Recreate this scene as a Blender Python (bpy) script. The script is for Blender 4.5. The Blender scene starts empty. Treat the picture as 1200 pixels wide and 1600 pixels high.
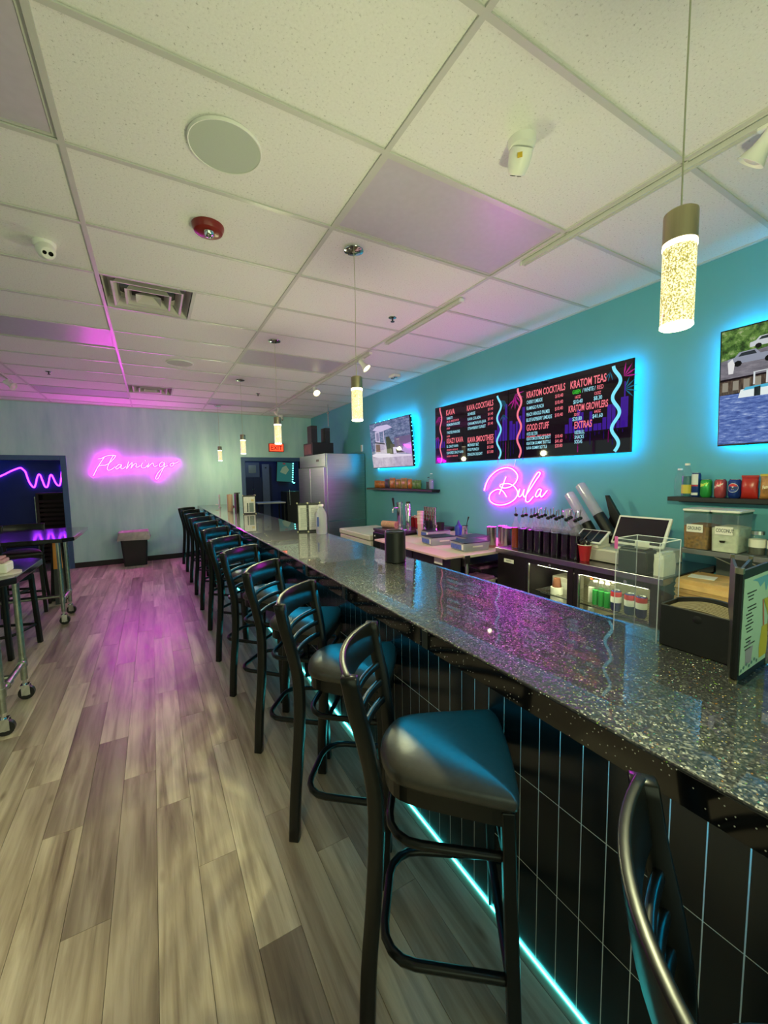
import bpy, math, random
from mathutils import Vector, Matrix, Euler

random.seed(7)
SC = bpy.context.scene
COL = SC.collection
R = math.radians
PI = math.pi

# ------------------------------------------------------------------ camera
CAM_Z = 1.6
yaw, pitch, roll, FPX = 0.5203, -0.0868, -0.0168, 628.86
_f = Vector((math.sin(yaw)*math.cos(pitch), math.cos(yaw)*math.cos(pitch), math.sin(pitch)))
_r = Vector((math.cos(yaw), -math.sin(yaw), 0.0)); _u = _r.cross(_f)
_r2 = _r*math.cos(roll) + _u*math.sin(roll); _u2 = -_r*math.sin(roll) + _u*math.cos(roll)
cam_data = bpy.data.cameras.new('camera'); cam = bpy.data.objects.new('camera', cam_data); COL.objects.link(cam)
cam_data.sensor_fit = 'VERTICAL'; cam_data.sensor_height = 24.0; cam_data.lens = FPX/1600*24.0
cam_data.clip_start = 0.02; cam_data.clip_end = 60
m3 = Matrix((_r2, _u2, -_f)).transposed()
cam.matrix_world = Matrix.Translation((0, 0, CAM_Z)) @ m3.to_4x4()
SC.camera = cam

# ------------------------------------------------------------------ exposure, world, large lights
SC.view_settings.view_transform = 'Standard'; SC.view_settings.look = 'None'
SC.view_settings.exposure = 0.0; SC.view_settings.gamma = 1.0
SC.view_settings.use_curve_mapping = False
W = bpy.data.worlds.new('world'); SC.world = W; W.use_nodes = True
W.node_tree.nodes['Background'].inputs[0].default_value = (0.75, 0.85, 0.62, 1)
W.node_tree.nodes['Background'].inputs[1].default_value = 0.35

def area_light(name, loc, rot, sx, sy, power, color):
    d = bpy.data.lights.new(name, 'AREA'); d.shape = 'RECTANGLE'; d.size = sx; d.size_y = sy
    d.energy = power; d.color = color
    o = bpy.data.objects.new(name, d); COL.objects.link(o); o.location = loc; o.rotation_euler = rot
    return o
def point_light(name, loc, power, color, radius=0.03):
    d = bpy.data.lights.new(name, 'POINT'); d.energy = power; d.color = color; d.shadow_soft_size = radius
    o = bpy.data.objects.new(name, d); COL.objects.link(o); o.location = loc
    return o
def spot_light(name, loc, aim, power, color, angle=70, blend=0.6, radius=0.03):
    d = bpy.data.lights.new(name, 'SPOT'); d.energy = power; d.color = color
    d.spot_size = R(angle); d.spot_blend = blend; d.shadow_soft_size = radius
    o = bpy.data.objects.new(name, d); COL.objects.link(o); o.location = loc
    o.rotation_euler = (Vector(aim)-Vector(loc)).to_track_quat('-Z', 'Y').to_euler()
    return o

# daylight through the shop windows in the wall behind the camera
area_light('window_daylight', (-0.6, -2.22, 1.45), (R(90), 0, 0), 4.6, 2.2, 50, (0.88, 1.0, 0.62))
area_light('side_fill_light', (-4.02, 4.2, 1.5), (R(90), 0, R(-90)), 8.4, 2.0, 14, (0.74, 1.0, 0.97))  # fill light added at the left, out of view, to even the room light

# ------------------------------------------------------------------ mesh helper
def catmull(pts, n=6, closed=False):
    P = [Vector(p) for p in pts]; out = []
    N = len(P); rng = N if closed else N-1
    for i in range(rng):
        p1 = P[i]; p2 = P[(i+1) % N]
        p0 = P[(i-1) % N] if (closed or i > 0) else p1*2-p2
        p3 = P[(i+2) % N] if (closed or i+2 < N) else p2*2-p1
        for k in range(n):
            t = k/n
            out.append(0.5*((2*p1)+(-p0+p2)*t+(2*p0-5*p1+4*p2-p3)*t*t+(-p0+3*p1-3*p2+p3)*t*t*t))
    if not closed: out.append(P[-1])
    return out

class MB:
    def __init__(s): s.v = []; s.f = []; s.s = []
    def add(s, v, f, smooth=False):
        o = len(s.v); s.v += [tuple(p) for p in v]
        s.f += [tuple(i+o for i in q) for q in f]; s.s += [smooth]*len(f); return s
    def box(s, c, d, rz=0.0):
        x, y, z = d[0]/2, d[1]/2, d[2]/2; ca, sa = math.cos(rz), math.sin(rz)
        V = []
        for i, j, k in ((-1,-1,-1),(1,-1,-1),(1,1,-1),(-1,1,-1),(-1,-1,1),(1,-1,1),(1,1,1),(-1,1,1)):
            px, py = i*x, j*y
            V.append((c[0]+px*ca-py*sa, c[1]+px*sa+py*ca, c[2]+k*z))
        return s.add(V, [(3,2,1,0),(4,5,6,7),(0,1,5,4),(1,2,6,5),(2,3,7,6),(3,0,4,7)])
    def bb(s, a, b):
        return s.box([(a[i]+b[i])/2 for i in range(3)], [abs(b[i]-a[i]) for i in range(3)])
    def lathe(s, prof, n=24, o=(0,0,0), axis=None, sharp=35):
        rings = []
        P = prof
        def emit(i): rings.append(P[i])
        segs = []; cur = [P[0]]
        for i in range(1, len(P)):
            cur.append(P[i])
            if i < len(P)-1:
                a = Vector((P[i][0]-P[i-1][0], P[i][1]-P[i-1][1])); b = Vector((P[i+1][0]-P[i][0], P[i+1][1]-P[i][1]))
                if a.length > 1e-9 and b.length > 1e-9 and a.angle(b) > R(sharp):
                    segs.append(cur); cur = [P[i]]
        segs.append(cur)
        q = Vector((0,0,1)).rotation_difference(Vector(axis)) if axis is not None else None
        O = Vector(o)
        for sg in segs:
            V = []; F = []
            for (r, z) in sg:
                for k in range(n):
                    a = 2*PI*k/n; p = Vector((r*math.cos(a), r*math.sin(a), z))
                    if q: p = q @ p
                    V.append(p+O)
            for i in range(len(sg)-1):
                for k in range(n):
                    k2 = (k+1) % n
                    F.append((i*n+k, i*n+k2, (i+1)*n+k2, (i+1)*n+k))
            s.add(V, F, True)
        return s
    def cyl(s, p0, p1, r0, r1=None, n=14):
        p0 = Vector(p0); p1 = Vector(p1); r1 = r0 if r1 is None else r1
        L = (p1-p0).length
        return s.lathe([(0,0),(r0,0),(r1,L),(0,L)], n, p0, (p1-p0).normalized())
    def tube(s, pts, r, n=8, closed=False, sm=0):
        P = catmull(pts, sm, closed) if sm else [Vector(p) for p in pts]
        N = len(P); V = []; F = []
        t0 = (P[1]-P[0]).normalized()
        up = Vector((0,0,1)) if abs(t0.z) < 0.9 else Vector((1,0,0))
        nrm = t0.cross(up).normalized()
        prev = t0
        for i in range(N):
            if closed: t = (P[(i+1) % N]-P[i-1]).normalized()
            elif i == 0: t = t0
            elif i == N-1: t = (P[-1]-P[-2]).normalized()
            else: t = (P[i+1]-P[i-1]).normalized()
            q = prev.rotation_difference(t); nrm = q @ nrm; prev = t
            b = t.cross(nrm)
            rr = r[i] if isinstance(r, (list, tuple)) else r
            for k in range(n):
                a = 2*PI*k/n
                V.append(P[i]+nrm*(rr*math.cos(a))+b*(rr*math.sin(a)))
        for i in range(N if closed else N-1):
            i2 = (i+1) % N
            for k in range(n):
                k2 = (k+1) % n
                F.append((i*n+k, i2*n+k, i2*n+k2, i*n+k2))
        s.add(V, F, True)
        if not closed:
            s.add([V[k] for k in range(n)], [tuple(range(n))])
            s.add([V[(N-1)*n+k] for k in range(n)], [tuple(reversed(range(n)))])
        return s
    def sweep(s, secs):
        """secs: list of 4-point (or n-point) sections -> closed solid"""
        n = len(secs[0]); V = []; F = []
        for c in secs: V += [tuple(p) for p in c]
        for i in range(len(secs)-1):
            for k in range(n):
                k2 = (k+1) % n
                F.append((i*n+k, i*n+k2, (i+1)*n+k2, (i+1)*n+k))
        F.append(tuple(reversed(range(n)))); F.append(tuple((len(secs)-1)*n+k for k in range(n)))
        return s.add(V, F)
    def prism(s, poly, z0, z1, fn=None):
        fn = fn or (lambda x, y, z: (x, y, z))
        n = len(poly)
        V = [fn(x, y, z0) for x, y in poly]+[fn(x, y, z1) for x, y in poly]
        F = [tuple(reversed(range(n))), tuple(range(n, 2*n))]
        for k in range(n):
            k2 = (k+1) % n; F.append((k, k2, n+k2, n+k))
        return s.add(V, F)
    def poly(s, pts): return s.add(pts, [tuple(range(len(pts)))])
    def mesh(s, name):
        me = bpy.data.meshes.new(name); me.from_pydata(s.v, [], s.f)
        me.polygons.foreach_set('use_smooth', s.s); me.update(); return me

def ob(name, mb, mat, parent=None, bev=0.0, seg=2, loc=None, rot=None):
    me = mb.mesh(name) if isinstance(mb, MB) else mb
    if mat is not None and len(me.materials) == 0: me.materials.append(mat)
    o = bpy.data.objects.new(name, me); COL.objects.link(o)
    if parent is not None: o.parent = parent
    if loc is not None: o.location = loc
    if rot is not None: o.rotation_euler = rot
    if name in ('lettering', 'picture', 'led_bead', 'print', 'seam'): o['kind'] = 'stuff'
    if bev > 0:
        b = o.modifiers.new('bevel', 'BEVEL'); b.width = bev; b.segments = seg; b.limit_method = 'ANGLE'; b.angle_limit = R(40)
    return o
def tag(o, label=None, cat=None, group=None, kind=None):
    if label: o['label'] = label
    if cat: o['category'] = cat
    if group: o['group'] = group
    if kind: o['kind'] = kind
    return o
def T(name, label, cat, loc=(0,0,0), rz=0.0, group=None, rot=None):
    o = bpy.data.objects.new(name, None); COL.objects.link(o); o.empty_display_size = 0.05
    o.location = loc; o.rotation_euler = rot if rot else (0, 0, rz)
    return tag(o, label, cat, group)
def S(name, mb, mat, parent=None, **k):
    o = ob(name, mb, mat, parent, **k)
    if parent is None: o['kind'] = 'structure'
    return o
def dup(root, loc, rz=None, label=None, rot=None):
    r = root.copy(); COL.objects.link(r); r.location = loc
    if rz is not None: r.rotation_euler = (0, 0, rz)
    if rot is not None: r.rotation_euler = rot
    if label: r['label'] = label
    for ch in list(root.children):
        c = ch.copy(); COL.objects.link(c); c.parent = r
        for g in list(ch.children):
            d = g.copy(); COL.objects.link(d); d.parent = c
    return r

# ------------------------------------------------------------------ materials
def lin(c):
    if isinstance(c, str):
        c = [int(c[i:i+2], 16)/255 for i in (0, 2, 4)]
        return tuple(x/12.92 if x <= 0.04045 else ((x+0.055)/1.055)**2.4 for x in c)
    return tuple(c)
class NT:
    def __init__(s, name):
        s.m = bpy.data.materials.new(name); s.m.use_nodes = True; s.t = s.m.node_tree
        s.b = s.t.nodes['Principled BSDF']; s.o = s.t.nodes['Material Output']
    def n(s, typ, **k):
        nd = s.t.nodes.new(typ)
        for a, v in k.items():
            if a.startswith('i_'):
                key = a[2:]; key = int(key) if key.isdigit() else key.replace('_', ' ')
                nd.inputs[key].default_value = v
            else: setattr(nd, a, v)
        return nd
    def l(s, a, b): s.t.links.new(a, b)
    def ramp(s, fac, stops, interp='LINEAR'):
        r = s.n('ShaderNodeValToRGB'); e = r.color_ramp.elements; r.color_ramp.interpolation = interp
        while len(e) < len(stops): e.new(0.5)
        for i, (p, c) in enumerate(stops):
            e[i].position = p; e[i].color = (*lin(c), 1) if not isinstance(c, float) else (c, c, c, 1)
        s.l(fac, r.inputs[0]); return r
def mat(name, col, rough=0.5, metal=0.0, var=0.06, scale=9.0, coat=0.0, spec=None, bump=0.0, stretch=None, alpha=None):
    N = NT(name); c = lin(col); b = N.b
    b.inputs['Roughness'].default_value = rough; b.inputs['Metallic'].default_value = metal
    b.inputs['Coat Weight'].default_value = coat; b.inputs['Coat Roughness'].default_value = 0.06
    if spec is not None: b.inputs['Specular IOR Level'].default_value = spec
    tc = N.n('ShaderNodeTexCoord'); mp = N.n('ShaderNodeMapping'); N.l(tc.outputs['Object'], mp.inputs[0])
    if stretch: mp.inputs['Scale'].default_value = stretch
    no = N.n('ShaderNodeTexNoise', i_Scale=scale, i_Detail=4.0); N.l(mp.outputs[0], no.inputs[0])
    lo = tuple(max(0, x*(1-var)) for x in c); hi = tuple(min(1, x*(1+var)) for x in c)
    r = N.ramp(no.outputs[0], [(0.3, lo), (0.7, hi)]); N.l(r.outputs[0], b.inputs['Base Color'])
    if bump:
        bp = N.n('ShaderNodeBump', i_Strength=bump, i_Distance=0.01); N.l(no.outputs[0], bp.inputs['Height']); N.l(bp.outputs[0], b.inputs['Normal'])
    return N.m
def emit(name, col, strength, base=(0.02,0.02,0.02), rough=0.3):
    N = NT(name); b = N.b
    b.inputs['Base Color'].default_value = (*base, 1); b.inputs['Roughness'].default_value = rough
    b.inputs['Emission Color'].default_value = (*lin(col), 1); b.inputs['Emission Strength'].default_value = strength
    return N.m
def clear(name, tint=(0.96,0.98,0.98), refl=1.45, base_refl=0.03, rough=0.03, haze=0.0):
    """thin clear plastic or glass: sees through, mirrors more at grazing angles"""
    N = NT(name); t = N.t
    tr = N.n('ShaderNodeBsdfTransparent'); tr.inputs[0].default_value = (*tint, 1)
    gl = N.n('ShaderNodeBsdfGlossy'); gl.inputs['Roughness'].default_value = rough
    lw = N.n('ShaderNodeLayerWeight', i_Blend=0.5); pw = N.n('ShaderNodeMath', operation='POWER', i_1=4.0); N.l(lw.outputs['Facing'], pw.inputs[0])
    fr = N.n('ShaderNodeMath', operation='MULTIPLY_ADD', i_1=0.45*(refl-0.45), i_2=base_refl); N.l(pw.outputs[0], fr.inputs[0])
    mx = N.n('ShaderNodeMixShader'); N.l(fr.outputs[0], mx.inputs[0]); N.l(tr.outputs[0], mx.inputs[1]); N.l(gl.outputs[0], mx.inputs[2])
    out = mx
    if haze > 0:
        df = N.n('ShaderNodeBsdfTranslucent'); df.inputs[0].default_value = (0.85,0.88,0.88,1)
        d2 = N.n('ShaderNodeBsdfDiffuse'); d2.inputs[0].default_value = (0.8,0.84,0.84,1)
        a = N.n('ShaderNodeMixShader', i_0=0.5); N.l(df.outputs[0], a.inputs[1]); N.l(d2.outputs[0], a.inputs[2])
        m2 = N.n('ShaderNodeMixShader', i_0=haze); N.l(mx.outputs[0], m2.inputs[1]); N.l(a.outputs[0], m2.inputs[2]); out = m2
    N.l(out.outputs[0], N.o.inputs[0])
    return N.m

def wall_mat(name, c0, c1, streak=0.0):
    N = NT(name); b = N.b; b.inputs['Roughness'].default_value = 0.5; b.inputs['Specular IOR Level'].default_value = 0.0
    tc = N.n('ShaderNodeTexCoord')
    n1 = N.n('ShaderNodeTexNoise', i_Scale=0.9, i_Detail=5.0, i_Roughness=0.55); N.l(tc.outputs['Object'], n1.inputs[0])
    mp = N.n('ShaderNodeMapping'); mp.inputs['Scale'].default_value = (3.2, 3.2, 0.55); N.l(tc.outputs['Object'], mp.inputs[0])
    n2 = N.n('ShaderNodeTexNoise', i_Scale=1.5, i_Detail=6.0, i_Roughness=0.6); N.l(mp.outputs[0], n2.inputs[0])
    mixf = N.n('ShaderNodeMix', data_type='FLOAT'); mixf.inputs[0].default_value = streak
    N.l(n1.outputs[0], mixf.inputs[2]); N.l(n2.outputs[0], mixf.inputs[3])
    r = N.ramp(mixf.outputs[0], [(0.32, c0), (0.66, c1)]); N.l(r.outputs[0], b.inputs['Base Color'])
    n3 = N.n('ShaderNodeTexNoise', i_Scale=160.0, i_Detail=2.0); N.l(tc.outputs['Object'], n3.inputs[0])
    bp = N.n('ShaderNodeBump', i_Strength=0.06, i_Distance=0.004); N.l(n3.outputs[0], bp.inputs['Height']); N.l(bp.outputs[0], b.inputs['Normal'])
    return N.m

def plank_mat():
    N = NT('vinyl_plank'); b = N.b
    tc = N.n('ShaderNodeTexCoord'); oi = N.n('ShaderNodeObjectInfo')
    ad = N.n('ShaderNodeVectorMath', operation='ADD'); N.l(tc.outputs['Object'], ad.inputs[0]); 
    sc = N.n('ShaderNodeVectorMath', operation='SCALE'); N.l(oi.outputs['Location'], sc.inputs[0]); sc.inputs['Scale'].default_value = 3.7
    N.l(sc.outputs[0], ad.inputs[1])
    mp = N.n('ShaderNodeMapping'); mp.inputs['Scale'].default_value = (26, 1.6, 1); N.l(ad.outputs[0], mp.inputs[0])
    g = N.n('ShaderNodeTexNoise', i_Scale=1.0, i_Detail=7.0, i_Roughness=0.62, i_Distortion=0.6); N.l(mp.outputs[0], g.inputs[0])
    mp2 = N.n('ShaderNodeMapping'); mp2.inputs['Scale'].default_value = (9, 0.9, 1); N.l(ad.outputs[0], mp2.inputs[0])
    w = N.n('ShaderNodeTexNoise', i_Scale=1.0, i_Detail=3.0); N.l(mp2.outputs[0], w.inputs[0])
    mx = N.n('ShaderNodeMix', data_type='FLOAT'); mx.inputs[0].default_value = 0.5
    N.l(g.outputs[0], mx.inputs[2]); N.l(w.outputs[0], mx.inputs[3])
    r = N.ramp(mx.outputs[0], [(0.30, '6b5c4c'), (0.46, 'ada08a'), (0.58, 'd0c5ae'), (0.72, 'e3dac4')])
    # knots
    mp3 = N.n('ShaderNodeMapping'); mp3.inputs['Scale'].default_value = (7.0, 2.2, 1); N.l(ad.outputs[0], mp3.inputs[0])
    vo = N.n('ShaderNodeTexVoronoi', i_Scale=1.0); N.l(mp3.outputs[0], vo.inputs[0])
    kr = N.ramp(vo.outputs['Distance'], [(0.03, (0.35,0.3,0.26)), (0.11, (1,1,1))])
    m1 = N.n('ShaderNodeMix', data_type='RGBA', blend_type='MULTIPLY'); m1.inputs[0].default_value = 0.75
    N.l(r.outputs[0], m1.inputs[6]); N.l(kr.outputs[0], m1.inputs[7])
    tone = N.ramp(oi.outputs['Random'], [(0.0, (0.42,0.38,0.37)), (0.2, (0.66,0.61,0.58)), (0.5, (0.88,0.84,0.80)), (0.8, (1,0.97,0.93)), (1.0, (1,1,0.98))])
    m2 = N.n('ShaderNodeMix', data_type='RGBA', blend_type='MULTIPLY'); m2.inputs[0].default_value = 1.0
    N.l(m1.outputs[2], m2.inputs[6]); N.l(tone.outputs[0], m2.inputs[7]); N.l(m2.outputs[2], b.inputs['Base Color'])
    rr = N.ramp(g.outputs[0], [(0.3, 0.30), (0.7, 0.42)]); N.l(rr.outputs[0], b.inputs['Roughness'])
    b.inputs['Specular IOR Level'].default_value = 0.6
    bp = N.n('ShaderNodeBump', i_Strength=0.10, i_Distance=0.003); N.l(g.outputs[0], bp.inputs['Height']); N.l(bp.outputs[0], b.inputs['Normal'])
    return N.m

def ceiling_mat():
    N = NT('mineral_ceiling_tile'); b = N.b; b.inputs['Roughness'].default_value = 0.9
    tc = N.n('ShaderNodeTexCoord')
    v = N.n('ShaderNodeTexNoise', i_Scale=95.0, i_Detail=3.0, i_Roughness=0.7); N.l(tc.outputs['Object'], v.inputs[0])
    r = N.ramp(v.outputs[0], [(0.30, (0.42,0.41,0.37)), (0.385, (0.78,0.775,0.74)), (0.7, (0.83,0.825,0.79))])
    N.l(r.outputs[0], b.inputs['Base Color'])
    bp = N.n('ShaderNodeBump', i_Strength=0.35, i_Distance=0.004); N.l(v.outputs[0], bp.inputs['Height']); N.l(bp.outputs[0], b.inputs['Normal'])
    return N.m

def glitter_mat():
    N = NT('black_glitter_stone'); b = N.b
    tc = N.n('ShaderNodeTexCoord')
    def layer(scale, rad, keep):
        vo = N.n('ShaderNodeTexVoronoi', i_Scale=scale); N.l(tc.outputs['Object'], vo.inputs[0])
        sep = N.n('ShaderNodeSeparateColor'); N.l(vo.outputs['Color'], sep.inputs[0])
        a = N.n('ShaderNodeMath', operation='LESS_THAN', i_1=rad); N.l(vo.outputs['Distance'], a.inputs[0])
        k = N.n('ShaderNodeMath', operation='GREATER_THAN', i_1=keep); N.l(sep.outputs[0], k.inputs[0])
        m = N.n('ShaderNodeMath', operation='MULTIPLY'); N.l(a.outputs[0], m.inputs[0]); N.l(k.outputs[0], m.inputs[1])
        return vo, sep, m
    v1, s1, m1 = layer(215.0, 0.33, 0.86)
    v2, s2, m2 = layer(460.0, 0.36, 0.89)
    mm = N.n('ShaderNodeMath', operation='MAXIMUM'); N.l(m1.outputs[0], mm.inputs[0]); N.l(m2.outputs[0], mm.inputs[1])
    hs = N.ramp(s1.outputs[1], [(0.0, 'b3b4aa'), (0.3, 'bcab62'), (0.48, 'b97f38'), (0.62, '7fb338'), (0.80, '48a08c'), (0.90, 'e6e4da')], 'CONSTANT')
    hs2 = N.ramp(s2.outputs[1], [(0.0, '262722'), (0.4, '352e24'), (0.7, '232e29'), (0.92, '6a6a62')], 'CONSTANT')
    fc = N.n('ShaderNodeMix', data_type='RGBA'); N.l(m1.outputs[0], fc.inputs[0]); N.l(hs2.outputs[0], fc.inputs[6]); N.l(hs.outputs[0], fc.inputs[7])
    cc = N.n('ShaderNodeMix', data_type='RGBA'); N.l(mm.outputs[0], cc.inputs[0]); cc.inputs[6].default_value = (0.006,0.007,0.008,1); N.l(fc.outputs[2], cc.inputs[7])
    N.l(cc.outputs[2], b.inputs['Base Color']); mh = N.n('ShaderNodeMath', operation='MULTIPLY', i_1=0.02); N.l(mm.outputs[0], mh.inputs[0]); N.l(mh.outputs[0], b.inputs['Metallic'])
    # every flake lies at its own tilt
    sub = N.n('ShaderNodeVectorMath', operation='SUBTRACT'); N.l(v1.outputs['Color'], sub.inputs[0]); sub.inputs[1].default_value = (0.5,0.5,0.5)
    scl = N.n('ShaderNodeVectorMath', operation='SCALE'); N.l(sub.outputs[0], scl.inputs[0]); scl.inputs['Scale'].default_value = 0.55
    ge = N.n('ShaderNodeNewGeometry'); ad = N.n('ShaderNodeVectorMath', operation='ADD'); N.l(ge.outputs['Normal'], ad.inputs[0]); N.l(scl.outputs[0], ad.inputs[1])
    nr = N.n('ShaderNodeVectorMath', operation='NORMALIZE'); N.l(ad.outputs[0], nr.inputs[0]); N.l(nr.outputs[0], b.inputs['Normal']); N.l(ge.outputs['Normal'], b.inputs['Coat Normal'])
    b.inputs['Roughness'].default_value = 0.42
    b.inputs['Coat Weight'].default_value = 1.0; b.inputs['Coat Roughness'].default_value = 0.012; b.inputs['Coat IOR'].default_value = 1.42
    return N.m

M = {}
M['wall'] = wall_mat('teal_wall_paint', '60a5ae', '6bafb7', 0.15)
M['wall_far'] = wall_mat('patched_teal_wall_paint', 'a6d0d0', 'c6e6e2', 0.72)
M['wall_plain'] = wall_mat('pale_wall_paint', '9aa79c', 'a9b4a6', 0.2)
M['navy'] = mat('navy_paint', '14285f', 0.5)
M['navy_dark'] = mat('dark_navy_paint', '14203c', 0.5)
M['frame_blue'] = mat('blue_door_frame_paint', '3c5a80', 0.4)
M['baseboard'] = mat('dark_vinyl_base', '1c1a19', 0.55)
M['plank'] = plank_mat()
M['subfloor'] = mat('grey_brown_floor', '75695a', 0.45, var=0.2, scale=5, stretch=(8, 0.8, 1))
M['ctile'] = ceiling_mat()
M['tee'] = mat('white_painted_grid_steel', 'c6c6bf', 0.32, var=0.02)
M['lens'] = mat('unlit_prismatic_lens', 'c2bac6', 0.34, var=0.03, scale=30)
M['white'] = mat('white_plastic', 'e6e6de', 0.4, var=0.02)
M['offwhite'] = mat('cream_plastic', 'd6d2c2', 0.45, var=0.03)
M['black'] = mat('black_plastic', '121213', 0.4, var=0.1)
M['blackgloss'] = mat('glossy_black', '0b0b0d', 0.12, var=0.1)
M['metalblack'] = mat('black_powder_coated_steel', '0e0f0e', 0.30, var=0.12, scale=40, spec=0.32)
M['vinyl'] = mat('black_vinyl', '3a342e', 0.36, var=0.12, scale=60, bump=0.03, spec=0.6)
M['steel'] = mat('brushed_steel', 'b8bbb6', 0.26, metal=1.0, var=0.1, scale=3, stretch=(1, 1, 60))
M['steel_h'] = mat('brushed_fridge_steel', 'b2b8b4', 0.28, metal=1.0, var=0.12, scale=3, stretch=(0.6, 0.6, 40))
M['chrome'] = mat('chrome', 'd4d5d3', 0.09, metal=1.0, var=0.03)
M['galv'] = mat('galvanised_pipe', 'a6aa9e', 0.3, metal=1.0, var=0.18, scale=30)
M['nickel'] = mat('satin_nickel', 'b5ab8c', 0.3, metal=1.0, var=0.06, scale=4, stretch=(30, 30, 1))
M['glitter'] = glitter_mat()
def edge_mat():
    N = NT('polished_black_edge'); b = N.b; b.inputs['Roughness'].default_value = 0.09
    tc = N.n('ShaderNodeTexCoord'); vo = N.n('ShaderNodeTexVoronoi', i_Scale=230.0); N.l(tc.outputs['Object'], vo.inputs[0])
    sep = N.n('ShaderNodeSeparateColor'); N.l(vo.outputs['Color'], sep.inputs[0])
    a = N.n('ShaderNodeMath', operation='LESS_THAN', i_1=0.30); N.l(vo.outputs['Distance'], a.inputs[0])
    k = N.n('ShaderNodeMath', operation='GREATER_THAN', i_1=0.965); N.l(sep.outputs[0], k.inputs[0])
    m = N.n('ShaderNodeMath', operation='MULTIPLY'); N.l(a.outputs[0], m.inputs[0]); N.l(k.outputs[0], m.inputs[1])
    r = N.ramp(m.outputs[0], [(0.4, (0.004, 0.004, 0.005)), (0.6, (0.6, 0.58, 0.5))]); N.l(r.outputs[0], b.inputs['Base Color'])
    return N.m
M['edge'] = edge_mat()
M['tile'] = mat('black_glazed_tile', '0d0f0e', 0.24, var=0.2, scale=14)
M['grout'] = mat('pale_grout', 'e2e4da', 0.85)
M['red'] = mat('red_plastic', 'a81f26', 0.35, var=0.04)
M['redfire'] = mat('fire_alarm_red', '7a1f18', 0.3, var=0.05)
M['clear'] = clear('clear_plastic', haze=0.05)
M['bottleglass'] = clear('clear_bottle_glass', haze=0.12)
M['clear0'] = clear('clear_glass_body')
M['milky'] = clear('milky_bottle', haze=0.4)
M['acrylic'] = clear('clear_acrylic', (0.97,0.985,0.985), 1.5, haze=0.015)
M['frost'] = clear('frosted_plastic', (0.85,0.88,0.9), 1.45, rough=0.25, haze=0.42)
M['tubeplastic'] = clear('clear_tube_plastic', (0.95,0.96,0.96), 1.6, base_refl=0.06, rough=0.12, haze=0.24)
M['glass'] = clear('glass_pane', (0.92,0.96,0.94), 1.45)
M['kraft'] = mat('kraft_paper', 'c9a368', 0.85, var=0.12, scale=20, bump=0.2)
M['holder'] = mat('matte_black_plastic', '0a0a0c', 0.5, var=0.1)
M['napkin'] = mat('brown_napkin', '544b38', 0.9, var=0.1)
M['paper'] = mat('white_paper', 'e4e2d4', 0.8, var=0.03)
M['menu_paper'] = mat('mint_menu_print', 'bfe3cb', 0.35, var=0.08, scale=4)
M['ink'] = mat('dark_ink', '2e3e3c', 0.6)
M['pinkboard'] = mat('pink_cutting_board', 'e0b8b4', 0.5, var=0.04)
M['creamboard'] = mat('cream_worktop', 'd8cbb0', 0.45, var=0.04)
M['wood_tan'] = mat('tan_paper_roll', 'c8a585', 0.8)
M['neon'] = emit('magenta_neon_tube', (1.0, 0.009, 0.86), 90.0)
M['neon_near'] = emit('magenta_neon_tube_small', (1.0, 0.016, 0.88), 60.0)
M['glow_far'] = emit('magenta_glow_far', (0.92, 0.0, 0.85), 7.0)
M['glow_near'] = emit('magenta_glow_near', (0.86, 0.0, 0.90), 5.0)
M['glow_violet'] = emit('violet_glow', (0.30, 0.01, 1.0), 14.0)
M['neon_purple'] = emit('violet_neon_tube', (0.55, 0.14, 1.0), 2.2)
M['neon_back'] = clear('clear_neon_backing', (0.99,0.97,0.99), 1.1)
M['cyan'] = emit('cyan_led', (0.0, 0.46, 1.0), 62.0)
M['cyan_tv'] = emit('cyan_led_screen', (0.0, 0.48, 1.0), 115.0)
M['cyan_soft'] = emit('cyan_led_soft', (0.05, 0.66, 0.68), 26.0)
M['cyan_bead'] = emit('cyan_led_bead', (0.15, 1.0, 0.9), 5.0)
M['exit'] = emit('exit_sign_red', (1.0, 0.06, 0.02), 2.2)
M['bulb'] = emit('warm_bulb', (1.0, 0.86, 0.42), 9.0)
M['ring'] = emit('pendant_led_ring', (1.0, 0.93, 0.62), 6.0)
def seeded():
    N = NT('seeded_lamp_acrylic'); b = N.b; b.inputs['Base Color'].default_value = (0.5,0.47,0.3,1); b.inputs['Roughness'].default_value = 0.15
    tc = N.n('ShaderNodeTexCoord')
    v = N.n('ShaderNodeTexVoronoi', i_Scale=170.0, feature='SMOOTH_F1'); N.l(tc.outputs['Object'], v.inputs[0])
    n = N.n('ShaderNodeTexNoise', i_Scale=270.0, i_Detail=2.0); N.l(tc.outputs['Object'], n.inputs[0])
    r = N.ramp(n.outputs[0], [(0.42, (0.22,0.17,0.02)), (0.49, (0.75,0.62,0.16)), (0.56, (1.0,0.93,0.62))])
    N.l(r.outputs[0], b.inputs['Emission Color']); b.inputs['Emission Strength'].default_value = 1.25
    return N.m
M['seeded'] = seeded()

# flat print / screen colours
_inkc = {}
def ink(hexcol, glow=0.0):
    k = (hexcol, glow)
    if k not in _inkc:
        _inkc[k] = emit('screen_'+hexcol, hexcol, glow, base=tuple(x*0.1 for x in lin(hexcol)), rough=0.03) if glow else mat('print_'+hexcol, hexcol, 0.45, var=0.02)
    return _inkc[k]

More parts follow.
